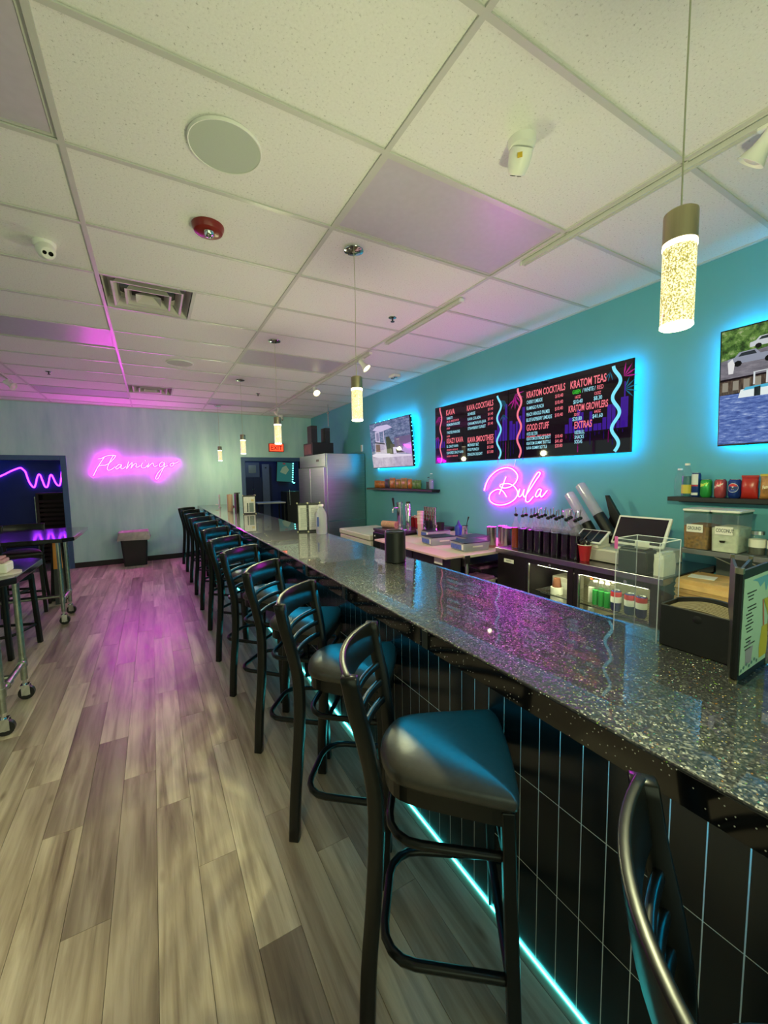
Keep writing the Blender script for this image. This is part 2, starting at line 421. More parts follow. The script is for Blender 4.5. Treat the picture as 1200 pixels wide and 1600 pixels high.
def ink_noise(name, cols, scale, glow, stretch=(1, 1, 1), detail=5.0):
    N = NT(name); b = N.b; b.inputs['Base Color'].default_value = (0.01, 0.01, 0.01, 1); b.inputs['Roughness'].default_value = 0.03
    tc = N.n('ShaderNodeTexCoord'); mp = N.n('ShaderNodeMapping'); mp.inputs['Scale'].default_value = stretch; N.l(tc.outputs['Object'], mp.inputs[0])
    no = N.n('ShaderNodeTexNoise', i_Scale=scale, i_Detail=detail, i_Roughness=0.7); N.l(mp.outputs[0], no.inputs[0])
    n = len(cols); r = N.ramp(no.outputs[0], [(0.32+0.36*i/(n-1), c) for i, c in enumerate(cols)])
    N.l(r.outputs[0], b.inputs['Emission Color']); b.inputs['Emission Strength'].default_value = glow
    return N.m
_inkc[('water', 0.8)] = ink_noise('picture_water', ['2c3f86', '4560ad', '6b86cc', 'b6c8ee'], 16.0, 0.8, (1, 1, 5))
_inkc[('foliage', 0.6)] = ink_noise('picture_foliage', ['1c2f16', '3f6a2c', '79a84c', 'c3d39a'], 22.0, 0.6)
_inkc[('asphalt', 0.65)] = ink_noise('picture_asphalt', ['6c6874', '8b8793', 'a8a3ad'], 10.0, 0.65, (1, 1, 4))
_inkc[('sea', 0.8)] = ink_noise('picture_sea', ['39456e', '55628f', '7b86ae', '9ea5c4'], 9.0, 0.8, (1, 1, 3))
_inkc[('wood', 0.6)] = ink_noise('picture_wood', ['2c2422', '5c4a40', '8c7a68'], 40.0, 0.6, (1, 3, 0.4))
_inkc[('deck', 0.85)] = ink_noise('picture_white_paint', ['a596b4', 'bfb0cb', 'd6cadf'], 7.0, 0.85)

# ------------------------------------------------------------------ lettering
def text_into(mb, txt, x, y, size, fn, align='LEFT', sx=1.0, bold=0.0, shear=0.0):
    cu = bpy.data.curves.new('lettering', 'FONT'); cu.body = txt; cu.size = size; cu.align_x = align
    cu.offset = bold; cu.shear = shear; cu.resolution_u = 3
    o = bpy.data.objects.new('lettering', cu)
    me = bpy.data.meshes.new_from_object(o)
    mb.add([fn(x+v.co.x*sx, y+v.co.y) for v in me.vertices], [tuple(p.vertices) for p in me.polygons])
    bpy.data.objects.remove(o); bpy.data.meshes.remove(me); bpy.data.curves.remove(cu)
def ribbon(mb, pts, w, fn):
    P = [Vector((p[0], p[1], 0)) for p in pts]; V = []; F = []
    for i, p in enumerate(P):
        t = (P[min(i+1, len(P)-1)]-P[max(i-1, 0)]).normalized(); n = Vector((-t.y, t.x, 0))*w/2
        V += [fn(p.x+n.x, p.y+n.y), fn(p.x-n.x, p.y-n.y)]
    for i in range(len(P)-1): F.append((2*i, 2*i+1, 2*i+3, 2*i+2))
    mb.add(V, F)

# =================================================================== STRUCTURE
XR, YF, XL, YB, H = 3.36, 9.29, -3.9, -2.1, 3.02
GX0, GY0 = -0.246, 1.0195            # ceiling grid origin: lines every 4 ft in x, 2 ft in y
S4, S2 = 1.2192, 0.6096

# floor: slab and planks
fl = MB()
fl.bb((-2.61, -0.3, -0.12), (1.015, YF-0.005, -0.006))
fl.bb((XL-0.1, YB-0.1, -0.12), (-2.61, 12.2, 0.0)); fl.bb((1.015, YB-0.1, -0.12), (XR+0.1, YF, 0.0)); fl.bb((-2.61, YB-0.1, -0.12), (1.015, -0.3, 0.0))
fl.bb((-2.61, YF-0.005, -0.12), (XR+0.3, 12.2, 0.0))
floor = S('floor', fl, M['subfloor'])
PW, PL = 0.149, 1.22
plank_me = MB().box((0, 0, -0.003), (PW-0.0016, PL-0.0016, 0.006)).mesh('plank'); plank_me.materials.append(M['plank'])
cuts = {}
def plank_mesh(w, l):
    k = (round(w, 3), round(l, 3))
    if k == (round(PW, 3), round(PL, 3)): return plank_me
    if k not in cuts:
        cuts[k] = MB().box((0, 0, -0.003), (w-0.0016, l-0.0016, 0.006)).mesh('plank'); cuts[k].materials.append(M['plank'])
    return cuts[k]
k = -16; x = -0.222+PW*k
offs = 0.0; row = 0
while x < 1.01:
    x1 = min(x+PW, 1.013)
    off = (row*0.43+random.choice((0, 0.12, 0.25))) % PL
    y = -0.29-off
    while y < YF-0.02:
        a, b = max(y, -0.29), min(y+PL, YF-0.012)
        if b-a > 0.06:
            ob('plank', plank_mesh(x1-x, b-a), None, floor, loc=((x+x1)/2, (a+b)/2, 0))
        y += PL
    x += PW; row += 1

# ceiling: slab, tiles, grid
ceil = S('ceiling', MB().bb((XL-0.1, YB-0.1, H+0.10), (XR+0.1, YF+0.1, H+0.16)), M['wall_plain'])
troffer_cells = {(c, r) for c in (-1, 1) for r in (1, 6, 11)}
vent_cells = {(0, 4), (0, 10)}
tile_me = MB().box((0, 0, 0.008), (S4-0.022, S2-0.022, 0.016)).mesh('ceiling_tile'); tile_me.materials.append(M['ctile'])
half_me = MB().box((0, 0, 0.008), (S4/2-0.022, S2-0.022, 0.016)).mesh('ceiling_tile'); half_me.materials.append(M['ctile'])
for c in range(-3, 3):
    for r in range(-5, 14):
        x0, x1 = GX0+c*S4, GX0+(c+1)*S4; y0, y1 = GY0+r*S2, GY0+(r+1)*S2
        X0, X1, Y0, Y1 = max(x0, XL), min(x1, XR), max(y0, YB), min(y1, YF)
        if X1-X0 < 0.05 or Y1-Y0 < 0.05 or (c, r) in troffer_cells: continue
        cx, cy = (X0+X1)/2, (Y0+Y1)/2
        if (c, r) in vent_cells:
            ob('ceiling_tile', half_me, None, ceil, loc=(x0+0.75*S4, cy, H+0.004)); continue
        if abs(X1-X0-S4) < 1e-3 and abs(Y1-Y0-S2) < 1e-3: me = tile_me
        else:
            me = MB().box((0, 0, 0.008), (X1-X0-0.022, Y1-Y0-0.022, 0.016)).mesh('ceiling_tile'); me.materials.append(M['ctile'])
        ob('ceiling_tile', me, None, ceil, loc=(cx, cy, H+0.004))
for c in range(-2, 3):
    x = GX0+c*S4
    ob('main_runner', MB().bb((x-0.012, YB, H-0.004), (x+0.012, YF, H+0.003)).bb((x-0.002, YB, H+0.003), (x+0.002, YF, H+0.04)), M['tee'], ceil)
tee_me = MB().box((0, 0, 0), (S4-0.024, 0.024, 0.007)).mesh('cross_tee'); tee_me.materials.append(M['tee'])
for c in range(-3, 3):
    for r in range(-4, 14):
        x0, x1 = max(GX0+c*S4, XL), min(GX0+(c+1)*S4, XR)
        y = GY0+r*S2
        if x1-x0 < 0.05 or y > YF-0.03: continue
        me = tee_me
        if abs(x1-x0-S4) > 1e-3:
            me = MB().box((0, 0, 0), (x1-x0-0.012, 0.024, 0.007)).mesh('cross_tee'); me.materials.append(M['tee'])
        ob('cross_tee', me, None, ceil, loc=((x0+x1)/2, y, H-0.0005))
for c, r in vent_cells:
    ob('cross_tee', MB().box((0, 0, 0), (0.024, S2-0.024, 0.007)), M['tee'], ceil, loc=(GX0+(c+0.5)*S4, GY0+(r+0.5)*S2, H-0.0005))
ob('wall_angle', MB().bb((XR-0.022, YB, H-0.005), (XR, YF, H+0.002)).bb((XL, YF-0.022, H-0.005), (XR-0.022, YF, H+0.002)), M['tee'], ceil)

# walls
S('wall_right', MB().bb((XR, YB-0.1, 0), (XR+0.1, YF+0.1, H+0.1)), M['wall'])
S('wall_left', MB().bb((XL-0.1, YB-0.1, 0), (XL, -0.05, H+0.1)).bb((XL-0.1, 8.45, 0), (XL, YF+0.1, H+0.1)).bb((XL-0.1, -0.05, 0), (XL, 8.45, 0.45)).bb((XL-0.1, -0.05, 2.55), (XL, 8.45, H+0.1)), M['wall_plain'])
win2 = MB()  # unseen window band added to go with the side fill light
for y in (-0.05, 1.64, 3.33, 5.02, 6.71, 8.39): win2.bb((XL-0.08, y, 0.45), (XL-0.02, y+0.06, 2.55))
for i in range(5):
    y = -0.05+1.69*i
    win2.bb((XL-0.08, y+0.06, 0.45), (XL-0.02, y+1.69, 0.51)).bb((XL-0.08, y+0.06, 2.49), (XL-0.02, y+1.69, 2.55))
win2 = S('window_side_added', win2, M['galv'])
for i in range(5):
    y = -0.05+1.69*i; ob('pane', MB().bb((XL-0.055, y+0.06, 0.51), (XL-0.049, y+(1.69 if i < 4 else 1.68), 2.49)), M['glass'], win2)
DL0, DL1, DLZ = -3.0, -1.42, 2.0       # left opening
DR0, DR1, DRZ = 1.80, 3.05, 2.0        # right opening
wf = MB()
wf.bb((XL, YF, 0), (DL0, YF+0.1, H+0.1)).bb((DL0, YF, DLZ), (DL1, YF+0.1, H+0.1)).bb((DL1, YF, 0), (DR0, YF+0.1, H+0.1))
wf.bb((DR0, YF, DRZ), (DR1, YF+0.1, H+0.1)).bb((DR1, YF, 0), (XR, YF+0.1, H+0.1))
S('wall_far', wf, M['wall_far'])
def door_frame(name, x0, x1, z1):
    w = 0.085
    return S(name, MB().bb((x0-w, YF-0.018, 0), (x0, YF+0.118, z1+w)).bb((x1, YF-0.018, 0), (x1+w, YF+0.118, z1+w)).bb((x0, YF-0.018, z1), (x1, YF+0.118, z1+w)), M['frame_blue'], bev=0.004)
door_frame('trim_1', DL0, DL1, DLZ); door_frame('trim_2', DR0, DR1, DRZ)
S('baseboard_far', MB().bb((DL1+0.087, YF-0.014, 0.0), (DR0-0.087, YF, 0.10)), M['baseboard'], bev=0.003)
S('baseboard_right', MB().bb((XR-0.013, YB, 0.0), (XR, YF-0.016, 0.10)), M['baseboard'], bev=0.003)
# wall behind the camera with the shop windows that let the daylight in
wb = MB()
wb.bb((XL, YB-0.1, 0), (-2.95, YB, H+0.1)).bb((1.75, YB-0.1, 0), (XR, YB, H+0.1)).bb((-2.95, YB-0.1, 0), (1.75, YB, 0.35)).bb((-2.95, YB-0.1, 2.6), (1.75, YB, H+0.1))
S('wall_back', wb, M['wall_plain'])
win = S('window_1', MB().bb((-2.95, YB-0.09, 0.35), (-2.89, YB-0.03, 2.6)).bb((1.69, YB-0.09, 0.35), (1.75, YB-0.03, 2.6)).bb((-2.89, YB-0.09, 0.35), (1.69, YB-0.03, 0.41)).bb((-2.89, YB-0.09, 2.54), (1.69, YB-0.03, 2.6)).bb((-1.4, YB-0.09, 0.41), (-1.34, YB-0.03, 2.54)).bb((0.14, YB-0.09, 0.41), (0.2, YB-0.03, 2.54)), M['galv'])
for a, b in ((-2.89, -1.4), (-1.34, 0.14), (0.2, 1.69)):
    ob('pane', MB().bb((a, YB-0.065, 0.41), (b, YB-0.059, 2.54)), M['glass'], win)
# dark lounge seen through the left opening
S('wall_lounge', MB().bb((-4.2, 10.8, 0), (-1.0, 10.9, 2.7)).bb((-4.2, YF+0.12, 0), (-4.1, 10.8, 2.7)).bb((-1.1, YF+0.12, 0), (-1.0, 10.8, 2.7)).bb((-4.2, YF+0.12, 2.6), (-1.0, 10.9, 2.7)), M['navy'])
# stock room seen through the right opening
S('wall_stockroom', MB().bb((1.2, 11.9, 0), (4.6, 12.0, 2.7)).bb((1.2, YF+0.12, 0), (1.3, 11.9, 2.7)).bb((4.5, YF+0.12, 0), (4.6, 11.9, 2.7)).bb((1.2, YF+0.12, 2.6), (4.6, 12.0, 2.7)), M['navy'])

# =================================================================== BAR COUNTER
BX0, BX1, BF, BZ = 0.795, 1.445, 1.01, 1.07
BY0, BY1 = -0.45, 9.2
bar = T('bar_counter', 'long bar with black glitter stone top and black tiled front', 'bar counter', (BF, 0, 0))
ob('front_edge', MB().bb((BX0-BF-0.0025, BY0, 1.001), (BX0-BF-0.0003, BY1, 1.0655)), M['edge'], bar, bev=0.001, seg=1)
o = ob('countertop', MB().bb((BX0-BF, BY0, 1.0), (BX1-BF, BY1, BZ)), M['glitter'], bar, bev=0.006, seg=3)
ob('bar_body', MB().bb((-0.0028, BY0+0.1, 0.0), (0.36, BY1-0.02, 0.998)), M['grout'], bar)
TW, TH = 0.0733, 0.2985
tme = MB().box((0, 0, 0), (0.008, TW-0.0032, TH-0.0034)).mesh('tile'); tme.materials.append(M['tile'])
far = MB(); n = 0
kk = -12
while True:
    yc = 0.8735+TW*(kk+0.5)
    if yc > BY1-0.06: break
    for rw in range(3):
        zc = 0.304+TH*(rw-0.5)+ (0.0 if rw else 0.0)
        if -0.02 < yc < 7.25 and n < 300:
            t = ob('tile', tme, None, bar, loc=(0.0, yc, zc)); n += 1
        else: far.box((0.0, yc, zc), (0.008, TW-0.0032, TH-0.0034))
    far.box((0.0, yc, 0.95), (0.008, TW-0.0032, 0.098))
    kk += 1
tag(ob('tile_field', far, M['tile'], bar), kind='stuff')
pl = MB().box((0, 0, 0), (0.003, 0.030, 0.062)).mesh('edge_reflection'); pl.materials.append(mat('grey_edge_reflection', '50534f', 0.35, metal=0.6))
for yy in (1.111, 1.796, 2.35, 2.98, 3.62, 4.3):
    ob('edge_reflection', pl, None, bar, loc=(BX0-BF-0.0042, yy, 1.034))  # grey patches on the edge stand in for reflections of lights
ob('under_top_led_strip', MB().bb((0.845-BF, BY0+0.1, 0.990), (0.860-BF, BY1-0.1, 0.998)), emit('under_bar_led', (0.0, 0.46, 0.80), 34.0), bar)
ob('toe_led_strip', MB().bb((-0.010, BY0+0.1, 0.0008), (-0.0065, BY1-0.05, 0.0045)), M['cyan_soft'], bar)

# =================================================================== BAR STOOLS
def outline(n=40):
    """seat outline, x forward: wide square front, narrower rounded back"""
    ctrl = [(0.205,-0.198),(0.215,-0.10),(0.218,0),(0.215,0.10),(0.205,0.198),(0.175,0.207),(0.06,0.187),(-0.07,0.160),(-0.145,0.125),(-0.178,0.06),(-0.186,0),(-0.178,-0.06),(-0.145,-0.125),(-0.07,-0.160),(0.06,-0.187),(0.175,-0.207)]
    return [(p.x, p.y) for p in catmull([(a, b, 0) for a, b in ctrl], 3, True)]
OUT = outline()
def cushion(rings, top):
    mb = MB(); n = len(OUT); V = []; F = []
    for sc, z in rings:
        V += [(x*sc, y*sc, z) for x, y in OUT]
    for i in range(len(rings)-1):
        for k in range(n):
            k2 = (k+1) % n; F.append((i*n+k, i*n+k2, (i+1)*n+k2, (i+1)*n+k))
    V.append((0, 0, top)); c = len(V)-1; L = (len(rings)-1)*n
    for k in range(n): F.append((L+k, L+(k+1) % n, c))
    F.append(tuple(reversed(range(n))))
    return mb.add(V, F, True)
def post(s):
    prof = [(1.07,-0.243,0.204),(0.97,-0.226,0.200),(0.86,-0.202,0.190),(0.74,-0.184,0.178),(0.60,-0.180,0.178),(0.40,-0.190,0.186),(0.20,-0.206,0.196),(0.0,-0.214,0.207)]
    P = catmull([(x, s*y, z) for z, x, y in prof], 4)
    secs = []
    for p in P:
        w = 0.0165; d = 0.0225
        secs.append([(p.x-d, p.y-w, p.z), (p.x+d, p.y-w, p.z), (p.x+d, p.y+w, p.z), (p.x-d, p.y+w, p.z)])
    secs.reverse()
    mb = MB().sweep(secs); mb.s = [True]*len(mb.s); return mb
def slat(z, h, sag, xo, th=0.009, half=0.196):
    secs = []
    for i in range(17):
        t = -1+2*i/16; y = half*t; x = xo-sag*(1-t*t)
        ang = math.atan2(2*sag*t, half)
        c, sn = math.cos(ang), math.sin(ang)
        q = []
        for a, b in ((-th, -h/2), (th, -h/2), (th, h/2), (-th, h/2)):
            q.append((x+a*c-0.16*b, y-a*sn, z+b))
        secs.append(q)
    mb = MB().sweep(secs); mb.s = [True]*len(mb.s); return mb
def rect_ring(z, x0, x1, yf, yb, r):
    pts = []
    cs = [(x1-r*0.4, yf-r*0.4, 0, r*0.4), (x0+r, yb-r, 1, r)]
    def arc(cx, cy, a0, rr):
        for i in range(5):
            a = a0+PI/2*i/4; pts.append((cx+rr*math.cos(a), cy+rr*math.sin(a), z))
    arc(x1-0.02, yf-0.02, 0, 0.02); arc(x0+r, yb-r, PI/2, r); arc(x0+r, -yb+r, PI, r); arc(x1-0.02, -yf+0.02, 1.5*PI, 0.02)
    return pts
def make_stool(label, loc, rz, group):
    t = T('bar_stool', label, 'bar stool', loc, rz, group)
    ob('seat', cushion([(0.955,0.714),(0.985,0.717),(1.0,0.724),(1.003,0.737),(0.99,0.748),(0.955,0.757),(0.86,0.767),(0.68,0.775),(0.40,0.780)], 0.7815), M['vinyl'], t)
    fr = cushion([(0.94,0.662),(0.94,0.713)], 0.713); fr.s = [False]*len(fr.s)
    ob('seat_frame', fr, M['metalblack'], t)
    for s in (-1, 1):
        ob('leg', MB().sweep([
            [(x-0.0185, s*y-0.0185, z), (x+0.0185, s*y-0.0185, z), (x+0.0185, s*y+0.0185, z), (x-0.0185, s*y+0.0185, z)] for (x, y, z, k) in ((0.202,0.196,0.0,0),(0.178,0.180,0.705,1))]), M['metalblack'], t, bev=0.004)
        ob('leg', post(s), M['metalblack'], t, bev=0.004, seg=1)
    ob('top_rail', slat(1.018, 0.108, 0.052, -0.236, 0.0095, 0.208), M['metalblack'], t, bev=0.004)
    for z, xo in ((0.918,-0.214),(0.856,-0.202),(0.795,-0.190)):
        ob('back_slat', slat(z, 0.022, 0.046, xo, 0.008, 0.19), M['metalblack'], t, bev=0.003, seg=1)
    ob('stretcher', MB().tube(rect_ring(0.560, -0.155, 0.178, 0.178, 0.165, 0.10), 0.0125, 8, True), M['metalblack'], t)
    ob('foot_rail', MB().tube(rect_ring(0.197, -0.175, 0.19, 0.186, 0.178, 0.10), 0.0145, 8, True), M['metalblack'], t)
    return t
SG = 'bar stools along the bar front'
pairs = [None,
         ((0.425,0.947),(0.671,1.280)), ((0.438,1.667),(0.690,1.985)), ((0.434,2.341),(0.684,2.655)), ((0.411,3.07),(0.700,3.36)),
         ((0.402,3.74),(0.690,4.03)), ((0.43,4.58),(0.713,4.87)), ((0.43,5.36),(0.70,5.66)), ((0.43,6.12),(0.70,6.42)), ((0.43,6.93),(0.70,7.23)), ((0.43,7.78),(0.70,8.08)), ((0.42,8.55),(0.69,8.85))]
def stool_pose(A, B):
    dx, dy = B[0]-A[0], B[1]-A[1]; rz = math.atan2(-dx, dy)
    mx, my = (A[0]+B[0])/2, (A[1]+B[1])/2
    return (mx+0.243*math.cos(rz), my+0.243*math.sin(rz), 0.0), rz
loc, rz = stool_pose(pairs[1][0], pairs[1][1])
st0 = make_stool('nearest whole black ladder-back stool, its seat half lit teal, by the bar', loc, rz, SG)
names = ['second whole black ladder-back stool from the camera along the bar',
         'third whole black ladder-back stool from the camera along the bar',
         'fourth whole black ladder-back stool from the camera along the bar',
         'fifth whole black ladder-back stool from the camera along the bar',
         'sixth whole black ladder-back stool from the camera along the bar',
         'fifth black ladder-back stool counted from the far end of the bar',
         'fourth black ladder-back stool counted from the far end of the bar',
         'third black ladder-back stool counted from the far end of the bar',
         'second black ladder-back stool counted from the far end of the bar',
         'black ladder-back stool at the very far end of the bar, by the teal wall']
for pr, nm in zip(pairs[2:], names):
    loc, rz = stool_pose(*pr); dup(st0, loc, rz, nm)
loc, rz = stool_pose((0.398, 0.108), (0.703, 0.344))
dup(st0, loc, rz, 'black ladder-back stool cut off by the lower right picture corner, only its back showing')

# =================================================================== TABLES AT THE SIDE
def pipe_table(label, x0, x1, y0, y1, z, lx0, lx1, ly0, ly1, rz=0):
    t = T('high_table', label, 'table', ((x0+x1)/2, (y0+y1)/2, 0), 0, 'pipe-legged high tables')
    cx, cy = (x0+x1)/2, (y0+y1)/2
    c = 0.09
    pts = [(x0-cx+c,y0-cy),(x1-cx-c,y0-cy),(x1-cx,y0-cy+c),(x1-cx,y1-cy-c),(x1-cx-c,y1-cy),(x0-cx+c,y1-cy),(x0-cx,y1-cy-c),(x0-cx,y0-cy+c)]
    ob('tabletop', MB().prism(pts, z-0.042, z), M['table_top'], t, bev=0.003)
    for lx in (lx0, lx1):
        for ly in (ly0, ly1):
            X, Y = lx-cx, ly-cy
            lg = ob('leg', MB().cyl((X, Y, 0.15), (X, Y, z-0.05), 0.021).cyl((X, Y, z-0.052), (X, Y, z-0.042), 0.05).cyl((X, Y, 0.25), (X, Y, 0.31), 0.027), M['galv'], t)
            ca = ob('caster', MB().cyl((X, Y, 0.112), (X, Y, 0.15), 0.014).box((X, Y, 0.107), (0.05, 0.055, 0.012)).bb((X-0.02, Y-0.026, 0.035), (X+0.03, Y-0.022, 0.101)).bb((X-0.02, Y+0.022, 0.035), (X+0.03, Y+0.026, 0.101)), M['chrome'], t)
            ob('wheel', MB().cyl((X+0.006, Y-0.017, 0.049), (X+0.006, Y+0.017, 0.049), 0.0485, n=22), M['black'], ca)
            ob('hub', MB().cyl((X+0.006, Y-0.021, 0.049), (X+0.006, Y-0.0175, 0.049), 0.020, n=14), M['chrome'], ca)
    for lx in (lx0, lx1):
        ob('foot_pipe', MB().cyl((lx-cx, ly0-cy, 0.28), (lx-cx, ly1-cy, 0.28), 0.020).cyl((lx-cx, ly0-cy+0.10, 0.28), (lx-cx, ly0-cy+0.16, 0.28), 0.027).cyl((lx-cx, ly1-cy-0.06, 0.28), (lx-cx, ly1-cy-0.022, 0.28), 0.027), M['galv'], t)
    ob('cross_pipe', MB().cyl((lx0-cx, (ly0+ly1)/2-cy, 0.28), (lx1-cx, (ly0+ly1)/2-cy, 0.28), 0.017), M['galv'], t)
    return t
M['table_top'] = mat('dark_polished_tabletop', '15161a', 0.12, var=0.15, coat=0.5)
pipe_table('nearer dark high table on pipe legs with casters, holding the white napkin box', -2.15, -0.765, 3.18, 4.05, 1.02, -1.95, -0.905, 3.33, 3.83)
pipe_table('farther dark high table on pipe legs, violet light mirrored in its top', -2.5, -0.755, 5.25, 6.5, 1.02, -2.3, -0.95, 5.66, 6.09)
SG2 = 'stools at the pipe-legged tables'
a = dup(st0, (-1.32, 5.02, 0), R(70), 'black stool standing between the two high tables'); a['group'] = SG2
a = dup(st0, (-1.45, 6.52, 0), R(-84), 'black stool behind the farther table, brownish top rail above the tabletop'); a['group'] = SG2
a = dup(st0, (-2.05, 4.75, 0), R(88), 'black stool hidden deep between the tables at the picture edge'); a['group'] = SG2
nb = T('napkin_box', 'white napkin box with pink folded cloth on the nearer high table', 'box', (-0.90, 3.43, 1.0205))
ob('body', MB().bb((-0.16, -0.075, 0.012), (0.075, 0.075, 0.075)), M['paper'], nb, bev=0.012)
ob('tray', MB().prism([(0.11*math.cos(a)+0.02 if math.cos(a) > 0 else -0.19, 0.095*math.sin(a)) for a in [i*PI/8-PI/2 for i in range(9)]]+[(-0.19, 0.095), (-0.19, -0.095)], 0.0, 0.011), M['offwhite'], nb)
ob('folded_cloth', MB().bb((-0.16, -0.07, 0.076), (0.06, 0.06, 0.098)).bb((-0.15, -0.06, 0.0985), (0.045, 0.065, 0.112)), mat('pink_cloth', 'b98f93', 0.8, var=0.25, scale=18, stretch=(1, 6, 1)), nb, bev=0.006)
fs = T('floor_sign', 'folded orange floor sign leaning behind the farther table legs', 'sign', (-1.13, 6.64, 0), R(10))
ob('panel', MB().sweep([[(-0.05, 0.075, 0.46), (0.05, 0.075, 0.46), (0.05, 0.087, 0.46), (-0.05, 0.087, 0.46)], [(-0.04, 0.13, 0.80), (0.04, 0.13, 0.80), (0.04, 0.142, 0.80), (-0.04, 0.142, 0.80)]]), mat('orange_plastic', 'd98a2b', 0.45), fs, bev=0.004)
ob('foot_panel', MB().sweep([[(-0.06, 0.0, 0.0), (0.06, 0.0, 0.0), (0.06, 0.012, 0.0), (-0.06, 0.012, 0.0)], [(-0.05, 0.0745, 0.4585), (0.05, 0.0745, 0.4585), (0.05, 0.0865, 0.4585), (-0.05, 0.0865, 0.4585)]]), M['black'], fs)
ob('back_panel', MB().sweep([[(-0.11, 0.21, 0.0), (0.11, 0.21, 0.0), (0.11, 0.222, 0.0), (-0.11, 0.222, 0.0)], [(-0.05, 0.143, 0.80), (0.05, 0.143, 0.80), (0.05, 0.155, 0.80), (-0.05, 0.155, 0.80)]]), M['black'], fs, bev=0.004)

# trash can
tc = T('trash_can', 'black bin with a pale plastic liner hanging over its rim by the teal wall', 'bin', (-0.355, 9.03, 0))
def rr(w, d, r, n=4):
    P = []
    for cx, cy, a0 in ((w-r, d-r, 0), (-w+r, d-r, PI/2), (-w+r, -d+r, PI), (w-r, -d+r, 1.5*PI)):
        for i in range(n+1):
            a = a0+PI/2*i/n; P.append((cx+r*math.cos(a), cy+r*math.sin(a)))
    return P
def loft(secs, mb=None, capb=True, capt=True, smooth=False):
    mb = mb or MB(); n = len(secs[0]); V = []; F = []
    for s_ in secs: V += s_
    for i in range(len(secs)-1):
        for k in range(n): F.append((i*n+k, i*n+(k+1) % n, (i+1)*n+(k+1) % n, (i+1)*n+k))
    if capb: F.append(tuple(reversed(range(n))))
    if capt: F.append(tuple((len(secs)-1)*n+k for k in range(n)))
    return mb.add(V, F, smooth)
ob('body', loft([[(x, y, z) for x, y in rr(w, d, 0.03)] for w, d, z in ((0.185,0.145,0.0),(0.228,0.182,0.62),(0.238,0.192,0.622),(0.238,0.192,0.64))], capt=False), M['black'], tc)
lin_ = []
for w, z, j in ((0.262,0.50,0.020),(0.255,0.57,0.012),(0.248,0.63,0.006),(0.243,0.652,0.0),(0.225,0.65,0.0),(0.215,0.52,0.0)):
    lin_.append([(x+random.uniform(-j, j), y+random.uniform(-j, j), z+random.uniform(-j, j)*2.2) for x, y in rr(w, w*0.8, 0.04)])
ob('liner', loft(lin_, capb=False, capt=True, smooth=True), mat('pale_bin_liner', 'a79a98', 0.35, var=0.2, scale=16), tc)

# =================================================================== CEILING FIXTURES
for (c, r), lab in {(1, 1): 'unlit ceiling light panel with magenta sheen, nearest above the bar', (1, 6): 'unlit ceiling light panel over the bar between the nearer pendants',
                    (1, 11): 'unlit ceiling light panel over the far end of the bar', (-1, 1): 'grey unlit ceiling light panel at the upper left picture corner',
                    (-1, 6): 'violet-tinted ceiling light panel above the nearer high table', (-1, 11): 'bright magenta-lit ceiling light panel near the far teal wall'}.items():
    cx, cy = GX0+(c+0.5)*S4, GY0+(r+0.5)*S2
    t = T('light_panel', lab, 'light', (cx, cy, H), 0, 'unlit ceiling light panels')
    w, d = S4/2-0.014, S2/2-0.014
    ob('lens', MB().bb((-w+0.016, -d+0.016, 0.006), (w-0.016, d-0.016, 0.010)), M['lens'], t)
    ob('frame', MB().bb((-w, -d, 0.004), (-w+0.015, d, 0.022)).bb((w-0.015, -d, 0.004), (w, d, 0.022)).bb((-w+0.015, -d, 0.004), (w-0.015, -d+0.015, 0.022)).bb((-w+0.015, d-0.015, 0.004), (w-0.015, d, 0.022)), M['tee'], t)
def frustum_ring(mb, a0, z0, a1, z1, th=0.003):
    def sq(a, z): return [(-a, -a, z), (a, -a, z), (a, a, z), (-a, a, z)]
    V = sq(a0, z0)+sq(a1, z1); F = [(k, (k+1) % 4, 4+(k+1) % 4, 4+k) for k in range(4)]
    V += sq(a0, z0+th)+sq(a1, z1+th); F += [(8+(k+1) % 4, 8+k, 12+k, 12+(k+1) % 4) for k in range(4)]
    F += [((k+1) % 4, k, 8+k, 8+(k+1) % 4) for k in range(4)]+[(4+k, 4+(k+1) % 4, 12+(k+1) % 4, 12+k) for k in range(4)]
    mb.add(V, F)
M['vent'] = mat('white_vent_steel', 'c9c6bd', 0.4, var=0.03)
for (c, r), lab in {(0, 4): 'square stepped air vent beside the red fire alarm ceiling tiles', (0, 10): 'small far air vent in the ceiling above the neon word'}.items():
    cx, cy = GX0+(c+0.25)*S4, GY0+(r+0.5)*S2
    t = T('air_vent', lab, 'vent', (cx, cy, H), 0, 'ceiling air vents')
    ob('duct', MB().cyl((0, 0, 0.074), (0, 0, 0.0825), 0.225, n=28), M['blackgloss'], t)
    m = MB(); frustum_ring(m, 0.287, 0.002, 0.262, 0.083); m.bb((-0.275, -0.275, 0.083), (0.275, 0.275, 0.0845)); ob('pan', m, M['vent'], t)
    for a0, z0, a1, z1 in ((0.222, -0.006, 0.188, 0.052), (0.142, -0.010, 0.112, 0.050)):
        m = MB(); frustum_ring(m, a0, z0, a1, z1); frustum_ring(m, a0+0.012, z0-0.002, a0-0.002, z0+0.0005); ob('cone', m, M['vent'], t)
    m = MB(); frustum_ring(m, 0.085, -0.012, 0.03, 0.034); m.box((0, 0, 0.035), (0.06, 0.06, 0.003)); ob('center_cone', m, M['vent'], t)
    m = MB()
    for sx in (-1, 1):
        for sy in (-1, 1): m.tube([(sx*0.19, sy*0.19, 0.06), (sx*0.255, sy*0.255, 0.078)], 0.003, 5)
    ob('spring_arm', m, M['chrome'], t)
M['speaker'] = mat('speaker_grille_cloth', 'b9c2b4', 0.8, var=0.03, scale=300)
